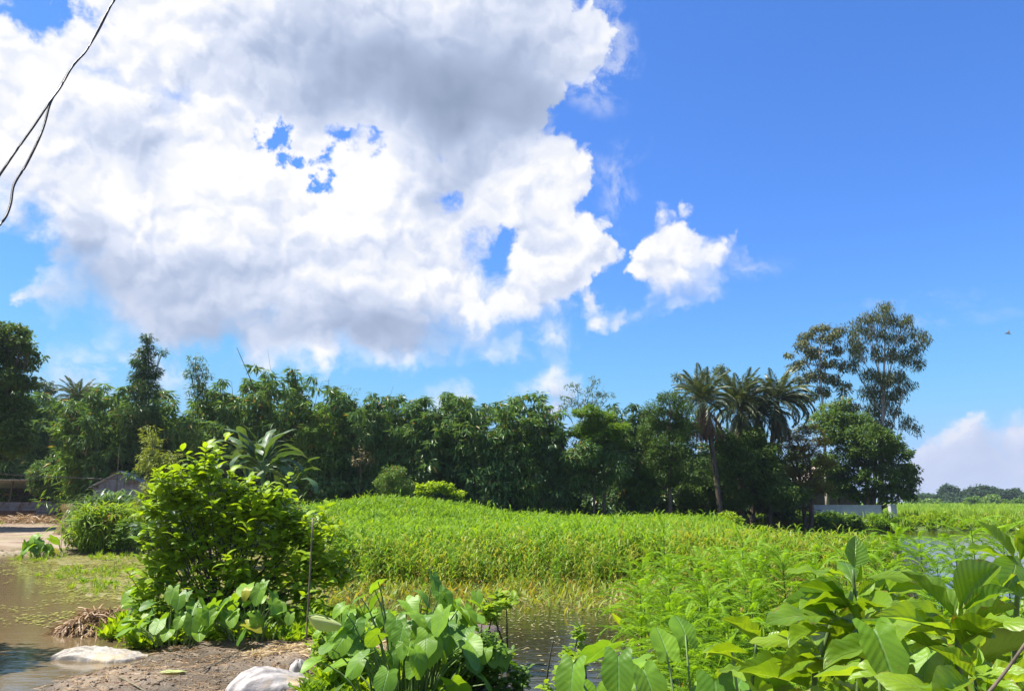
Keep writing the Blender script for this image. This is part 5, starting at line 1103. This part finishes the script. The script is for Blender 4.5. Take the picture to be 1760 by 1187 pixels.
# ------------------------------------------------------------------ big leafy bush on the bank
BLV = []
for i in range(4):
    v, f, uv = strip_leaf(4, .25, lance, droop=.35 + .15 * i, fold=.3 - .15 * i, wave=.05, nv=1, seed=i); BLV.append((v, f, uv))
def bush(name, label, cat, lobes, Y, mt, leaf, n_each, base_px, seed, group=None, hero=300, stems=9, sides=1.0, hollow=.5, per=6, shoots=0):
    """leafy bush: sprigs of leaves on the shell of lobes; the nearest leaves are single parts"""
    r = np.random.default_rng(seed); k = Y / FPX; bx = at(base_px, 862, Y).x; bz = max(0, gz(bx, Y)); B = np.array([bx, Y, bz])
    t_ = thing(name, tuple(B), label, cat, group)
    pos, yaw, pit = [], [], []; ends = []; sht = []
    for (px, py, rx, ry) in lobes:
        c = np.array(at(px, py, Y)) ; c[1] += r.normal(0, .15); a, b, h = rx * k, max(rx, ry) * k * .85 * sides, ry * k
        n = int(n_each * (.7 if py > 925 and name == 'leafy_bush' else 1) * (a * b * h) ** (2 / 3) / leaf ** 2 * 6) + 2
        d = r.normal(size=(n, 3)); d[:, 2] += .25; d /= np.linalg.norm(d, axis=1)[:, None]
        q = r.uniform(hollow, 1.0, n)[:, None] ** .6; P_ = c + d * q * np.array([a, b, h]); P_ = P_[P_[:, 2] > bz + .05]; d = d[:len(P_)]
        P_ = np.repeat(P_, per, 0); dd = np.repeat(d, per, 0); m_ = len(P_)
        j = np.tile(np.arange(per), m_ // per); ax = np.repeat(r.uniform(0, 6.28, m_ // per), per)
        pos.append(P_ + dd * (j[:, None] * leaf * .16) - dd * leaf * .4); yaw.append(ax + j * 2.3 + r.normal(0, .2, m_)); pit.append(.75 - (per - j) * .15 + r.normal(0, .2, m_) + .15 * dd[:, 2])
        ends.append(c - B)
    for _ in range(shoots):
        px, py, rx, ry = lobes[r.integers(0, len(lobes))]; c = np.array(at(px, py, Y)); a = r.uniform(0, 6.28); s0 = c + np.array([math.cos(a) * rx * k * .8, math.sin(a) * rx * k * .6, ry * k * r.uniform(.2, .9)])
        dr = np.array([math.cos(a) * .5, math.sin(a) * .5, r.uniform(.5, 1.3)]); dr /= np.linalg.norm(dr); Ls = leaf * r.uniform(.9, 2.2); m_ = 9
        tt = np.linspace(.1, 1, m_); P_ = s0 + dr * Ls * tt[:, None]; 
        if s0[2] < bz + .2: continue
        pos.append(P_); yaw.append(np.arange(m_) * 2.4 + a); pit.append(.1 + tt * .7 + r.normal(0, .15, m_)); sht.append((s0 - B, P_[-1] - B))
    pos = np.concatenate(pos) - B; yaw = np.concatenate(yaw); pit = np.concatenate(pit); n = len(pos); sc = leaf * r.uniform(.6, 1.2, n); var = r.integers(0, 4, n); roll = r.normal(0, .4, n)
    Rm = rotmats(yaw, pit, roll)
    camv = -np.array([B[0], B[1], B[2] - CAM_H]); camv /= np.linalg.norm(camv); depth = (pos * camv).sum(1) + 0.25 * pos[:, 2] + r.uniform(0, .5, n)
    order = np.argsort(-depth); her = order[:hero]; rest = order[hero:]
    ms = [mesh_np('leaf', v, f, [M[mt]], uv=uv, smooth=True) for v, f, uv in BLV]
    for i in her:
        o = link('leaf', ms[var[i]], t_); o.matrix_basis = Matrix.LocRotScale(Vector(pos[i]), Matrix(Rm[i].tolist()).to_quaternion(), Vector((sc[i],) * 3))
    parts = [(np.zeros((0, 3)), [])] + [scatter(BLV[vv][0], BLV[vv][1], pos[rest[var[rest] == vv]], Rm[rest[var[rest] == vv]], sc[rest[var[rest] == vv]]) for vv in range(4) if (var[rest] == vv).any()]
    if len(parts) > 1: tag(link('foliage', mesh_np('foliage', *join(*parts[1:]), [M[mt]]), t_), kind='stuff')
    st = [tube([s, (s + e) / 2, e], [.006, .005, .003], 4, cap=False) for s, e in sht]
    for e in ends:
        for _ in range(stems // max(1, len(ends)) + 1):
            s = Vector((r.normal(0, .15), r.normal(0, .12), -.1)); g = Vector(e) + Vector(r.normal(0, .12, 3)); st.append(tube(bez(s, (s + g) / 2 + Vector((0, 0, .25)), g, 7), list(np.linspace(.016, .005, 7)), 5, cap=False))
    tag(link('stems', mesh_np('stems', *join(*st), [M['darkstem']]), t_), kind='stuff')
    return t_
bush('leafy_bush', 'big bright-leaved bush on the mud bank left of centre', 'bush',
  [(350, 812, 16, 22), (300, 850, 28, 18), (330, 860, 30, 24), (395, 852, 26, 20), (428, 862, 24, 20), (468, 862, 30, 22), (275, 885, 24, 22), (345, 893, 44, 28), (410, 900, 44, 30), (470, 900, 44, 30), (515, 922, 32, 28), (276, 925, 34, 30), (550, 958, 30, 30), (340, 955, 54, 40), (430, 965, 60, 40), (500, 978, 50, 40), (280, 985, 44, 40), (582, 985, 18, 20), (380, 1020, 70, 40), (470, 1030, 56, 36), (545, 1015, 34, 32), (268, 1045, 34, 34), (340, 1060, 50, 28), (430, 1070, 50, 24)],
  12.0, 'bush', .20, 2.0, 400, 7, hero=300, stems=60, shoots=110, hollow=.35)
pole('bamboo_stake', (at(527, 1090, 10.6).x, 10.6, .05), at(538, 890, 10.6), .013, .011, 'dark bamboo stake standing upright in front of the right side of the big bush', 'stake', 'drybamboo', sag=-.01)
bush('yellow_weed', 'yellowish narrow-leaved weed at the water behind the central taro clump', 'weed', [(850, 1040, 26, 14), (870, 1035, 20, 10), (835, 1060, 18, 14)], 9.6, 'grass', .13, 2.2, 850, 9, hero=60, stems=4)
bush('creeping_vine', 'dark vine tangle hanging over the water right of the central taro clump', 'vine', [(840, 1120, 40, 36), (870, 1150, 34, 34), (800, 1150, 50, 40), (890, 1180, 24, 24)], 8.2, 'tree_bright', .09, 1.6, 830, 10, hero=120, stems=10)
bush('low_vine', 'low leafy vine under the left edge of the central taro clump', 'vine', [(610, 1110, 34, 30), (580, 1160, 40, 30), (640, 1150, 30, 34), (550, 1120, 24, 20)], 8.5, 'bush', .10, 1.6, 600, 12, hero=120, stems=10)
bush('climbing_weed', 'small-leaved weed at the water left of the right-hand taros', 'weed', [(985, 1150, 20, 30), (960, 1175, 24, 24), (1005, 1110, 12, 20)], 6.2, 'bush', .07, 1.6, 980, 14, hero=90, stems=10)

lobe_tree('undergrowth', 'dark leafy thicket added behind the big bush to darken its gaps', 'undergrowth', [(300, 910, 50, 34), (360, 905, 50, 36), (430, 900, 50, 40), (490, 905, 46, 36), (540, 915, 34, 28)], 24, 'bamboo_dark', leaf=.22, per=22, base=420, trunk=.04, seed=140, w=.4, tuft=.3, dens=1.2)  # added backing of dark leaves, stands in for the bush's shaded interior
# ------------------------------------------------------------------ tall grass clumps at the left water edge
def grass_clump(name, label, px0, px1, Y, H, n, mt, seed, dy=1.4, Ld=1.1, w=.028, droop=1.1, cat='grass clump'):
    r = np.random.default_rng(seed); a, b = at(px0, 862, Y).x, at(px1, 862, Y).x; c = (a + b) / 2; bz = max(0, gz(c, Y))
    t_ = thing(name, (c, Y, bz), label, cat, 'grass clumps by the left water')
    m_ = n; sx_ = r.normal(0, .33, m_ // 12).clip(-1, 1) * (b - a) / 2 * 1.15; sy_ = r.uniform(-dy, dy, m_ // 12)
    X = np.repeat(sx_, 12) + r.normal(0, .07, m_ // 12 * 12); Yq = np.repeat(sy_, 12) + r.normal(0, .07, m_ // 12 * 12); k = len(X)
    h0 = r.uniform(0.0, .72, k) * H
    lv, lf, uv = strip_leaf(6, w, blade, droop=droop, nv=1, seed=seed); v, f = scatter(lv, lf, np.stack([X, Yq, h0 * (1 - .5 * (np.abs(X) / ((b - a) / 2 + .1)) ** 2)], -1), rotmats(r.uniform(0, 6.28, k), r.uniform(.6, 1.35, k), r.normal(0, .3, k)), Ld * r.uniform(.5, 1.1, k))
    tag(link('blades', mesh_np('blades', v, f, [M[mt]]), t_), kind='stuff')
    st = [tube([(x, y, -.1), (x + r.normal(0, .06), y, H * .4), (x + r.normal(0, .12), y, H * .8)], [.012, .009, .004], 3, cap=False) for x, y in zip(sx_, sy_)]
    tag(link('stalks', mesh_np('stalks', *join(*st), [M[mt]]), t_), kind='stuff')
grass_clump('tall_grass', 'bright green tall grass clump at the water edge right of the stick bundles', 146, 246, 30.5, 1.75, 3600, 'grass', 1, Ld=1.15, w=.042)
grass_clump('reed_clump', 'cooler green reeds rising behind the bright tall grass', 150, 236, 34.5, 2.35, 2400, 'grass_cool', 2, Ld=1.4, w=.04)
grass_clump('reed_clump', 'short reed tuft left of the yellow-green bamboo', 215, 262, 33, 1.9, 1400, 'grass_cool', 5, Ld=1.1)
bush('low_vine', 'bright low vine spilling at the left foot of the tall grass', 'vine', [(128, 925, 16, 16), (145, 918, 18, 20), (165, 930, 16, 14)], 30, 'bush', .2, 2.2, 145, 21, hero=60, stems=5)
bush('low_vine', 'small-leaved dark vine between the tall grass and the big bush', 'vine', [(225, 915, 22, 22), (210, 935, 18, 12), (245, 900, 16, 20)], 29, 'tree_bright', .16, 1.8, 225, 22, hero=60, stems=5)

# ------------------------------------------------------------------ feathery sesbania saplings
FE = [frond_mesh('frond', 1.0, 40, .115, .017, 'feather', curve=c, seed=70 + i, rach=.006, vee=.5, back=.1) for i, c in enumerate((.35, .6, .9))]
def sesbania(px, pytop, Y, label, seed, n=22, L=.34, basez=.05, spread=1.0, bare=.25, lean=0):
    r = random.Random(seed); p = at(px, pytop, Y); bz = basez; H = p.z - bz
    t_ = thing('feathery_sapling', (p.x, Y, bz), label, 'sapling', 'feathery saplings')
    tp = Vector((lean, 0, H)); pl = bez((0, 0, -.1), (0, 0, H * .5), tp, 8)
    link('stem', mesh_np('stem', *tube(pl, list(np.linspace(.011, .003, 8)), 6, cap=False), [M['darkstem']]), t_)
    for i in range(n):
        u = bare + (1 - bare) * (i + .5) / n; s = pl[min(7, int(u * 7))].lerp(pl[min(7, int(u * 7) + 1)], u * 7 % 1)
        yaw = i * 2.4 + r.uniform(-.3, .3); el = .15 + .45 * u + r.uniform(-.2, .25)
        o = link('frond', FE[r.randrange(3)], t_, loc=tuple(s), scale=L * r.uniform(.7, 1.15) * (1.15 - .45 * u) * spread)
        o.rotation_euler = (Matrix.Rotation(yaw, 3, 'Z') @ Matrix.Rotation(el, 3, 'X') @ Matrix.Rotation(r.uniform(-.3, .3), 3, 'Y')).to_euler()
SES = [
 (1140, 905, 9.0, 12, .42, .72, 'tall thin feathery sapling rising alone over the middle of the crop'),
 (1275, 925, 7.6, 12, .36, .68, 'tall thin feathery sapling with a dark stem left of the broad-leaved shrub'),
 (1105, 975, 9.2, 26, .55, .3, 'feathery sapling at the left end of the fern-like thicket, over the water'),
 (1150, 968, 8.6, 28, .6, .25, 'feathery sapling second from the left end of the fern-like thicket'),
 (1200, 962, 8.4, 28, .6, .25, 'feathery sapling in the middle of the thicket under the crop edge'),
 (1250, 965, 8.0, 28, .6, .25, 'feathery sapling just left of the tall dark-stemmed one'),
 (1300, 962, 8.2, 28, .6, .25, 'feathery sapling just right of the tall dark-stemmed one'),
 (1100, 1015, 7.6, 26, .55, .2, 'low feathery sapling dipping to the water at the left of the thicket'),
 (1150, 1020, 7.2, 28, .55, .2, 'low feathery sapling above the big taro leaves'),
 (1215, 1015, 6.8, 28, .55, .2, 'low feathery sapling behind the middle taro clump'),
 (1290, 1010, 6.6, 28, .55, .2, 'low feathery sapling just left of the broad-leaved shrub'),
 (1345, 960, 8.0, 28, .6, .25, 'feathery sapling behind the upright leaf of the broad-leaved shrub'),
 (1400, 968, 8.2, 26, .6, .25, 'feathery sapling above the long left leaves of the broad-leaved shrub'),
 (1540, 918, 8.6, 24, .55, .45, 'feathery sapling standing before the pond, left of the right-edge leaves'),
 (1500, 935, 8.8, 24, .55, .3, 'feathery sapling in front of the strip of open pond'),
 (1580, 930, 8.2, 26, .55, .3, 'feathery sapling before the bright patch of pond water'),
 (1640, 935, 8.0, 26, .55, .3, 'feathery sapling left of the big right-edge leaves'),
 (1668, 900, 7.6, 18, .5, .5, 'taller feathery sapling beside the big right-edge leaves'),
 (1720, 905, 8.4, 24, .55, .3, 'feathery sapling behind the big right-edge leaves'),
 (1450, 950, 8.6, 22, .5, .3, 'feathery sapling left of the open pond strip'),
 (1610, 968, 6.6, 26, .5, .2, 'feathery sapling right behind the large drooping leaves'),
 (1520, 975, 6.8, 24, .5, .2, 'feathery sapling behind the middle of the broad-leaved shrub'),
 (1180, 1065, 6.2, 24, .45, .2, 'shaded feathery sapling low behind the taro leaves'),
 (1250, 1070, 6.0, 24, .45, .2, 'shaded feathery sapling low in the gap beside the broad-leaved shrub'),
]
for i_, (px, py, Y, n_, L_, bare, lb) in enumerate(SES): sesbania(px, py, Y, lb, 300 + i_, int(n_ * 2.0), L_ * 1.2, .08, 1.0, bare)

# ------------------------------------------------------------------ broad-leaved shrub in the right foreground
LV = []
for i in range(8):
    v, f, uv = strip_leaf(12, 1.0, obov if i % 3 else ovate, droop=(.15, .35, .55, .25, .45, .7, .1, .6)[i], fold=(.35, .15, .5, .6, .05, .3, .7, .2)[i], wave=(.05, .08, .04, .09, .06, .07, .03, .09)[i], nv=3, seed=i, curl=0.1)
    LV.append((v, f, uv))
def broad_leaf(parent, org, base, tip, wid, mk='bigleaf', var=0, face=None, pet=.06):
    """leaf from base to tip (world points), half width as share of length"""
    b, e = Vector(base), Vector(tip); y = (e - b); L = y.length; y.normalize()
    up = Vector(face) if face is not None else Vector((0, -.25, 1)); x = y.cross(up).normalized(); z = x.cross(y)
    v, f, uv = LV[var % 8]; key = ('bl', var % 8, mk)
    if key not in CACHE: CACHE[key] = mesh_np('leaf', v, f, [M[mk]], uv=uv, smooth=True)
    o = link('leaf', CACHE[key], parent); w = wid
    mtx = Matrix((x, y, z)).transposed().to_4x4(); o.matrix_basis = Matrix.Translation(b - Vector(org)) @ mtx @ Matrix.Diagonal((L * w * .88, L * 1.04, L * .55 if wid < .4 else L * .5, 1))
    return o
CACHE = {}
def shrub_stem(label, path, leaves, auto, seed, size=.29, r0=.013):
    """path: photo points with distance (px, py, Y) from the foot to the apex; leaves: ((px,py,Y),(px,py,Y),width,kind,var,face)"""
    P_ = [at(*q) for q in path]; org = P_[0].copy(); t_ = thing('broadleaf_shrub', tuple(org), label, 'shrub', 'stems of the broad-leaved shrub')
    pts = []
    for i in range(len(P_) - 1):
        for k in range(4): pts.append(P_[i].lerp(P_[i + 1], k / 4))
    pts.append(P_[-1]); pl = [p - org for p in pts]; n = len(pl)
    link('stem', mesh_np('stem', *tube(pl, list(np.linspace(r0, r0 * .4, n)), 8), [M['stem']], smooth=True), t_)
    for (b, e, w, mk, var, face) in leaves: broad_leaf(t_, org, at(*b), at(*e), w, mk, var, face)
    r = random.Random(seed)
    auto += 4
    for i in range(auto):
        u = (i + .5) / auto * .96; j = min(n - 2, int(u * (n - 1))); s = pts[j].lerp(pts[j + 1], u * (n - 1) - j)
        a = (i % 2) * math.pi + (i // 2) * 1.57 + r.uniform(-.35, .35); el = r.uniform(-.25, .55) * (.6 + .6 * u)
        L = size * r.uniform(.6, 1.1) * (1.05 - .45 * u ** 3); d = Vector((math.cos(a) * math.cos(el), math.sin(a) * math.cos(el), math.sin(el)))
        s2 = s + d * .03
        broad_leaf(t_, org, s2, s2 + d * L, r.uniform(.20, .27), 'bigleaf_young' if u > .9 or r.random() < .12 else 'bigleaf', r.randrange(8), (r.gauss(0, .25), r.gauss(-.1, .25), 1))
    return t_
BG, YG = 'bigleaf', 'bigleaf_young'
shrub_stem('broad-leaved stem with one leaf standing upright against the crop, left part of the shrub', [(1490, 1260, 3.0), (1484, 1130, 3.0), (1470, 1040, 3.0), (1466, 978, 3.0)], [
  ((1468, 975, 3.0), (1472, 921, 3.05), .40, BG, 0, (0, -1, .1)),
  ((1456, 996, 2.97), (1352, 970, 2.9), .15, BG, 1, None), ((1490, 992, 2.97), (1608, 980, 3.0), .15, BG, 4, (0, -.7, 1)),
  ((1462, 1043, 2.95), (1362, 1022, 2.85), .17, BG, 5, (0, .2, 1)), ((1453, 1026, 3.0), (1374, 1001, 3.05), .13, BG, 3, None),
  ((1475, 1022, 2.95), (1503, 1000, 2.9), .33, BG, 2, (0, -1, .6)), ((1500, 1046, 2.95), (1520, 1004, 3.0), .26, YG, 6, (0, -1, .1)),
  ((1484, 1068, 2.95), (1562, 1014, 3.1), .26, BG, 7, (0, .3, 1)), ((1476, 1070, 2.95), (1452, 1030, 3.0), .2, BG, 3, (0, -1, .2)),
  ((1470, 1000, 3.0), (1480, 968, 3.0), .16, YG, 6, (0, -1, 0)), ((1440, 1060, 2.9), (1322, 1052, 2.7), .19, BG, 1, (0, -.4, 1)), ((1436, 1072, 2.9), (1385, 1040, 2.8), .2, BG, 4, (0, -.5, 1))], 14, 1, .30)
shrub_stem('stout broad-leaved stem topped by a star of long folded leaves, centre of the shrub', [(1652, 1290, 2.4), (1650, 1180, 2.4), (1646, 1100, 2.4), (1646, 1062, 2.4)], [
  ((1640, 1060, 2.4), (1554, 978, 2.5), .19, BG, 3, (.5, -.6, .8)), ((1653, 1046, 2.4), (1716, 972, 2.5), .24, BG, 6, (-.6, -.7, .6)),
  ((1656, 1052, 2.4), (1738, 1006, 2.3), .18, BG, 2, (-.3, -.6, .9)), ((1655, 1076, 2.38), (1785, 1058, 2.2), .20, BG, 4, (0, -.6, 1)),
  ((1642, 1070, 2.4), (1538, 1026, 2.3), .15, BG, 1, (0, -.5, 1)), ((1636, 1088, 2.4), (1515, 1052, 2.2), .14, YG, 0, (.1, -.7, .8)),
  ((1636, 1100, 2.4), (1532, 1066, 2.3), .2, BG, 5, (0, .3, 1)), ((1656, 1086, 2.4), (1700, 1078, 2.2), .2, BG, 4, (0, -.4, 1)), ((1646, 1060, 2.4), (1650, 1030, 2.42), .2, YG, 6, (0, -1, .2))], 14, 2, .30, .014)
shrub_stem('broad-leaved stem with bright yellow-green young leaves, low in the shrub', [(1560, 1300, 2.5), (1548, 1200, 2.5), (1543, 1128, 2.5)], [
  ((1538, 1126, 2.5), (1438, 1100, 2.4), .15, YG, 4, (.1, -.8, .7)), ((1543, 1122, 2.5), (1525, 1072, 2.5), .24, YG, 3, (0, -1, .1)),
  ((1548, 1122, 2.5), (1600, 1085, 2.5), .15, BG, 1, (-.4, -.6, .8)), ((1536, 1120, 2.5), (1410, 1115, 2.35), .16, BG, 5, (0, -.4, 1)), ((1560, 1150, 2.45), (1540, 1196, 2.3), .28, YG, 0, (0, -.8, .7))], 8, 3, .26, .010)
shrub_stem('low broad-leaved stem with a rosette of glossy leaves at the lower right', [(1690, 1300, 2.1), (1682, 1220, 2.1), (1675, 1165, 2.1)], [
  ((1670, 1163, 2.1), (1602, 1108, 2.1), .18, BG, 3, (.5, -.7, .7)), ((1674, 1158, 2.1), (1650, 1118, 2.12), .17, YG, 0, (.3, -1, .3)),
  ((1677, 1145, 2.1), (1681, 1113, 2.12), .18, YG, 6, (0, -1, .1)), ((1682, 1160, 2.1), (1768, 1146, 2.0), .15, YG, 1, (0, -.7, .9)), ((1668, 1172, 2.1), (1608, 1192, 1.95), .2, BG, 2, (0, -.5, 1)), ((1684, 1172, 2.1), (1760, 1185, 1.95), .2, BG, 5, (0, -.5, 1))], 6, 4, .22, .009)
shrub_stem('broad-leaved stem with large hanging leaves cut by the right edge of the photo', [(1742, 1260, 2.9), (1744, 1100, 2.9), (1750, 1000, 2.9), (1752, 950, 2.9)], [
  ((1742, 958, 2.9), (1686, 896, 2.9), .26, BG, 0, (.5, -.8, .4)), ((1748, 955, 2.9), (1738, 1010, 2.75), .40, BG, 4, (0, -1, .3)), ((1752, 950, 2.9), (1776, 896, 2.9), .28, BG, 3, (-.4, -.9, .4)),
  ((1738, 965, 2.9), (1652, 930, 2.9), .14, BG, 5, (0, -.4, 1)), ((1750, 990, 2.85), (1700, 1022, 2.75), .2, BG, 2, (0, 0, 1)), ((1754, 1000, 2.85), (1800, 980, 2.8), .22, BG, 1, (0, -.5, 1)), ((1748, 946, 2.9), (1745, 905, 2.95), .2, YG, 6, (0, -1, .1))], 12, 5, .30)
shrub_stem('leafy stem at the left end of the broad-leaved shrub with long pale leaves', [(1400, 1290, 3.1), (1400, 1160, 3.1), (1432, 1060, 3.1), (1436, 1045, 3.1)], [
  ((1432, 1050, 3.05), (1324, 1052, 2.95), .20, BG, 1, (.1, -.7, .9)), ((1410, 1110, 3.0), (1292, 1086, 2.9), .14, YG, 4, (0, -.5, 1)), ((1396, 1120, 3.0), (1342, 1158, 2.8), .2, BG, 0, (.2, -.6, .8)),
  ((1436, 1070, 3.0), (1342, 1036, 3.0), .15, BG, 3, (0, -.3, 1)), ((1440, 1090, 3.0), (1350, 1080, 2.8), .16, BG, 5, (0, -.2, 1))], 12, 6, .28)
shrub_stem('small leafy stem beside the lone dark-stemmed feathery sapling', [(1290, 1290, 3.6), (1292, 1180, 3.6), (1300, 1100, 3.6)], [
  ((1300, 1105, 3.6), (1245, 1060, 3.5), .16, BG, 3, (.2, -.6, .8)), ((1296, 1150, 3.5), (1236, 1146, 3.4), .15, BG, 1, None), ((1300, 1108, 3.6), (1310, 1075, 3.6), .2, YG, 6, (0, -1, .1))], 10, 7, .26)
shrub_stem('low leafy stem in the bottom right corner of the photo', [(1740, 1320, 2.0), (1736, 1240, 2.0), (1735, 1195, 2.0)], [], 8, 8, .22)
shrub_stem('low leafy stem in the shade between the shrub centre and its left part', [(1590, 1330, 2.9), (1588, 1220, 2.9), (1585, 1110, 2.9)], [], 14, 9, .30)
shrub_stem('low leafy stem in the shade beneath the long pale leaves', [(1470, 1330, 2.7), (1472, 1240, 2.7), (1475, 1160, 2.7)], [], 12, 10, .26)
shrub_stem('leafy stem at the back of the shrub under the drooping leaves', [(1700, 1330, 3.3), (1700, 1180, 3.3), (1695, 1040, 3.3)], [], 16, 11, .30)
# one wide bluish heart leaf in front
p = at(1500, 1130, 2.35); t_ = thing('taro_clump', (p.x, p.y, p.z - 1.0), 'very large grey-green heart leaf half shaded under the shrub', 'taro plant', 'taro clumps')
taro_leaf(t_, (0, 0, 0), (.02, .0, 1.06), 3.25, -.95, .1, .19, 'taro', 1, .01); taro_leaf(t_, (0, 0, 0), (.22, .1, .98), 2.2, -.8, .2, .16, 'taro', 3, .01)
p = at(1200, 1190, 3.9); t_ = thing('taro_clump', (p.x, p.y, .2), 'pair of tall taro leaves seen from behind at the bottom edge', 'taro plant', 'taro clumps')
for (px, py, Y, yw, pt, sz, vr) in ((1043, 1110, 4.6, .6, -.5, .30, 0), (1063, 1138, 4.2, 2.9, -1.2, .25, 1), (1145, 1118, 4.4, .2, .8, .22, 3), (985, 1150, 4.6, 2.7, -1.1, .28, 4), (1178, 1090, 4.6, .2, .9, .19, 2), (1110, 1160, 4.0, 3.6, -.9, .24, 1), (1230, 1185, 3.6, 3.0, -1.2, .24, 0), (1320, 1170, 3.6, 2.8, .9, .26, 5)):
    q = at(px, py, Y); taro_leaf(t_, ((q.x - p.x) * .5, (Y - p.y) * .5, 0), tuple(q - Vector((p.x, p.y, .2))), yw, pt, .1, sz, 'taro', vr, .011)
# dry vine stem leaning in the lower right corner
pole('dry_vine', at(1690, 1200, 1.9), at(1775, 1085, 2.0), .0042, .0035, 'dry brown twisted vine leaning across the lower right corner', 'vine', 'bark', sag=.01)

# ------------------------------------------------------------------ humid air
hz = bpy.data.materials.new('humid_air'); hz.use_nodes = True; ht = NT(hz.node_tree); ht.n.clear()
pv = ht.node('ShaderNodeVolumePrincipled'); pv.inputs['Color'].default_value = (0.72, 0.83, 1.0, 1); pv.inputs['Density'].default_value = 0.00022; pv.inputs['Anisotropy'].default_value = 0.3
ht.l.new(pv.outputs[0], ht.node('ShaderNodeOutputMaterial').inputs['Volume'])
tag(link('haze', mesh_np('haze', *box(-6500, -1300, -4, 6500, 7500, 24), [hz])), kind='stuff')
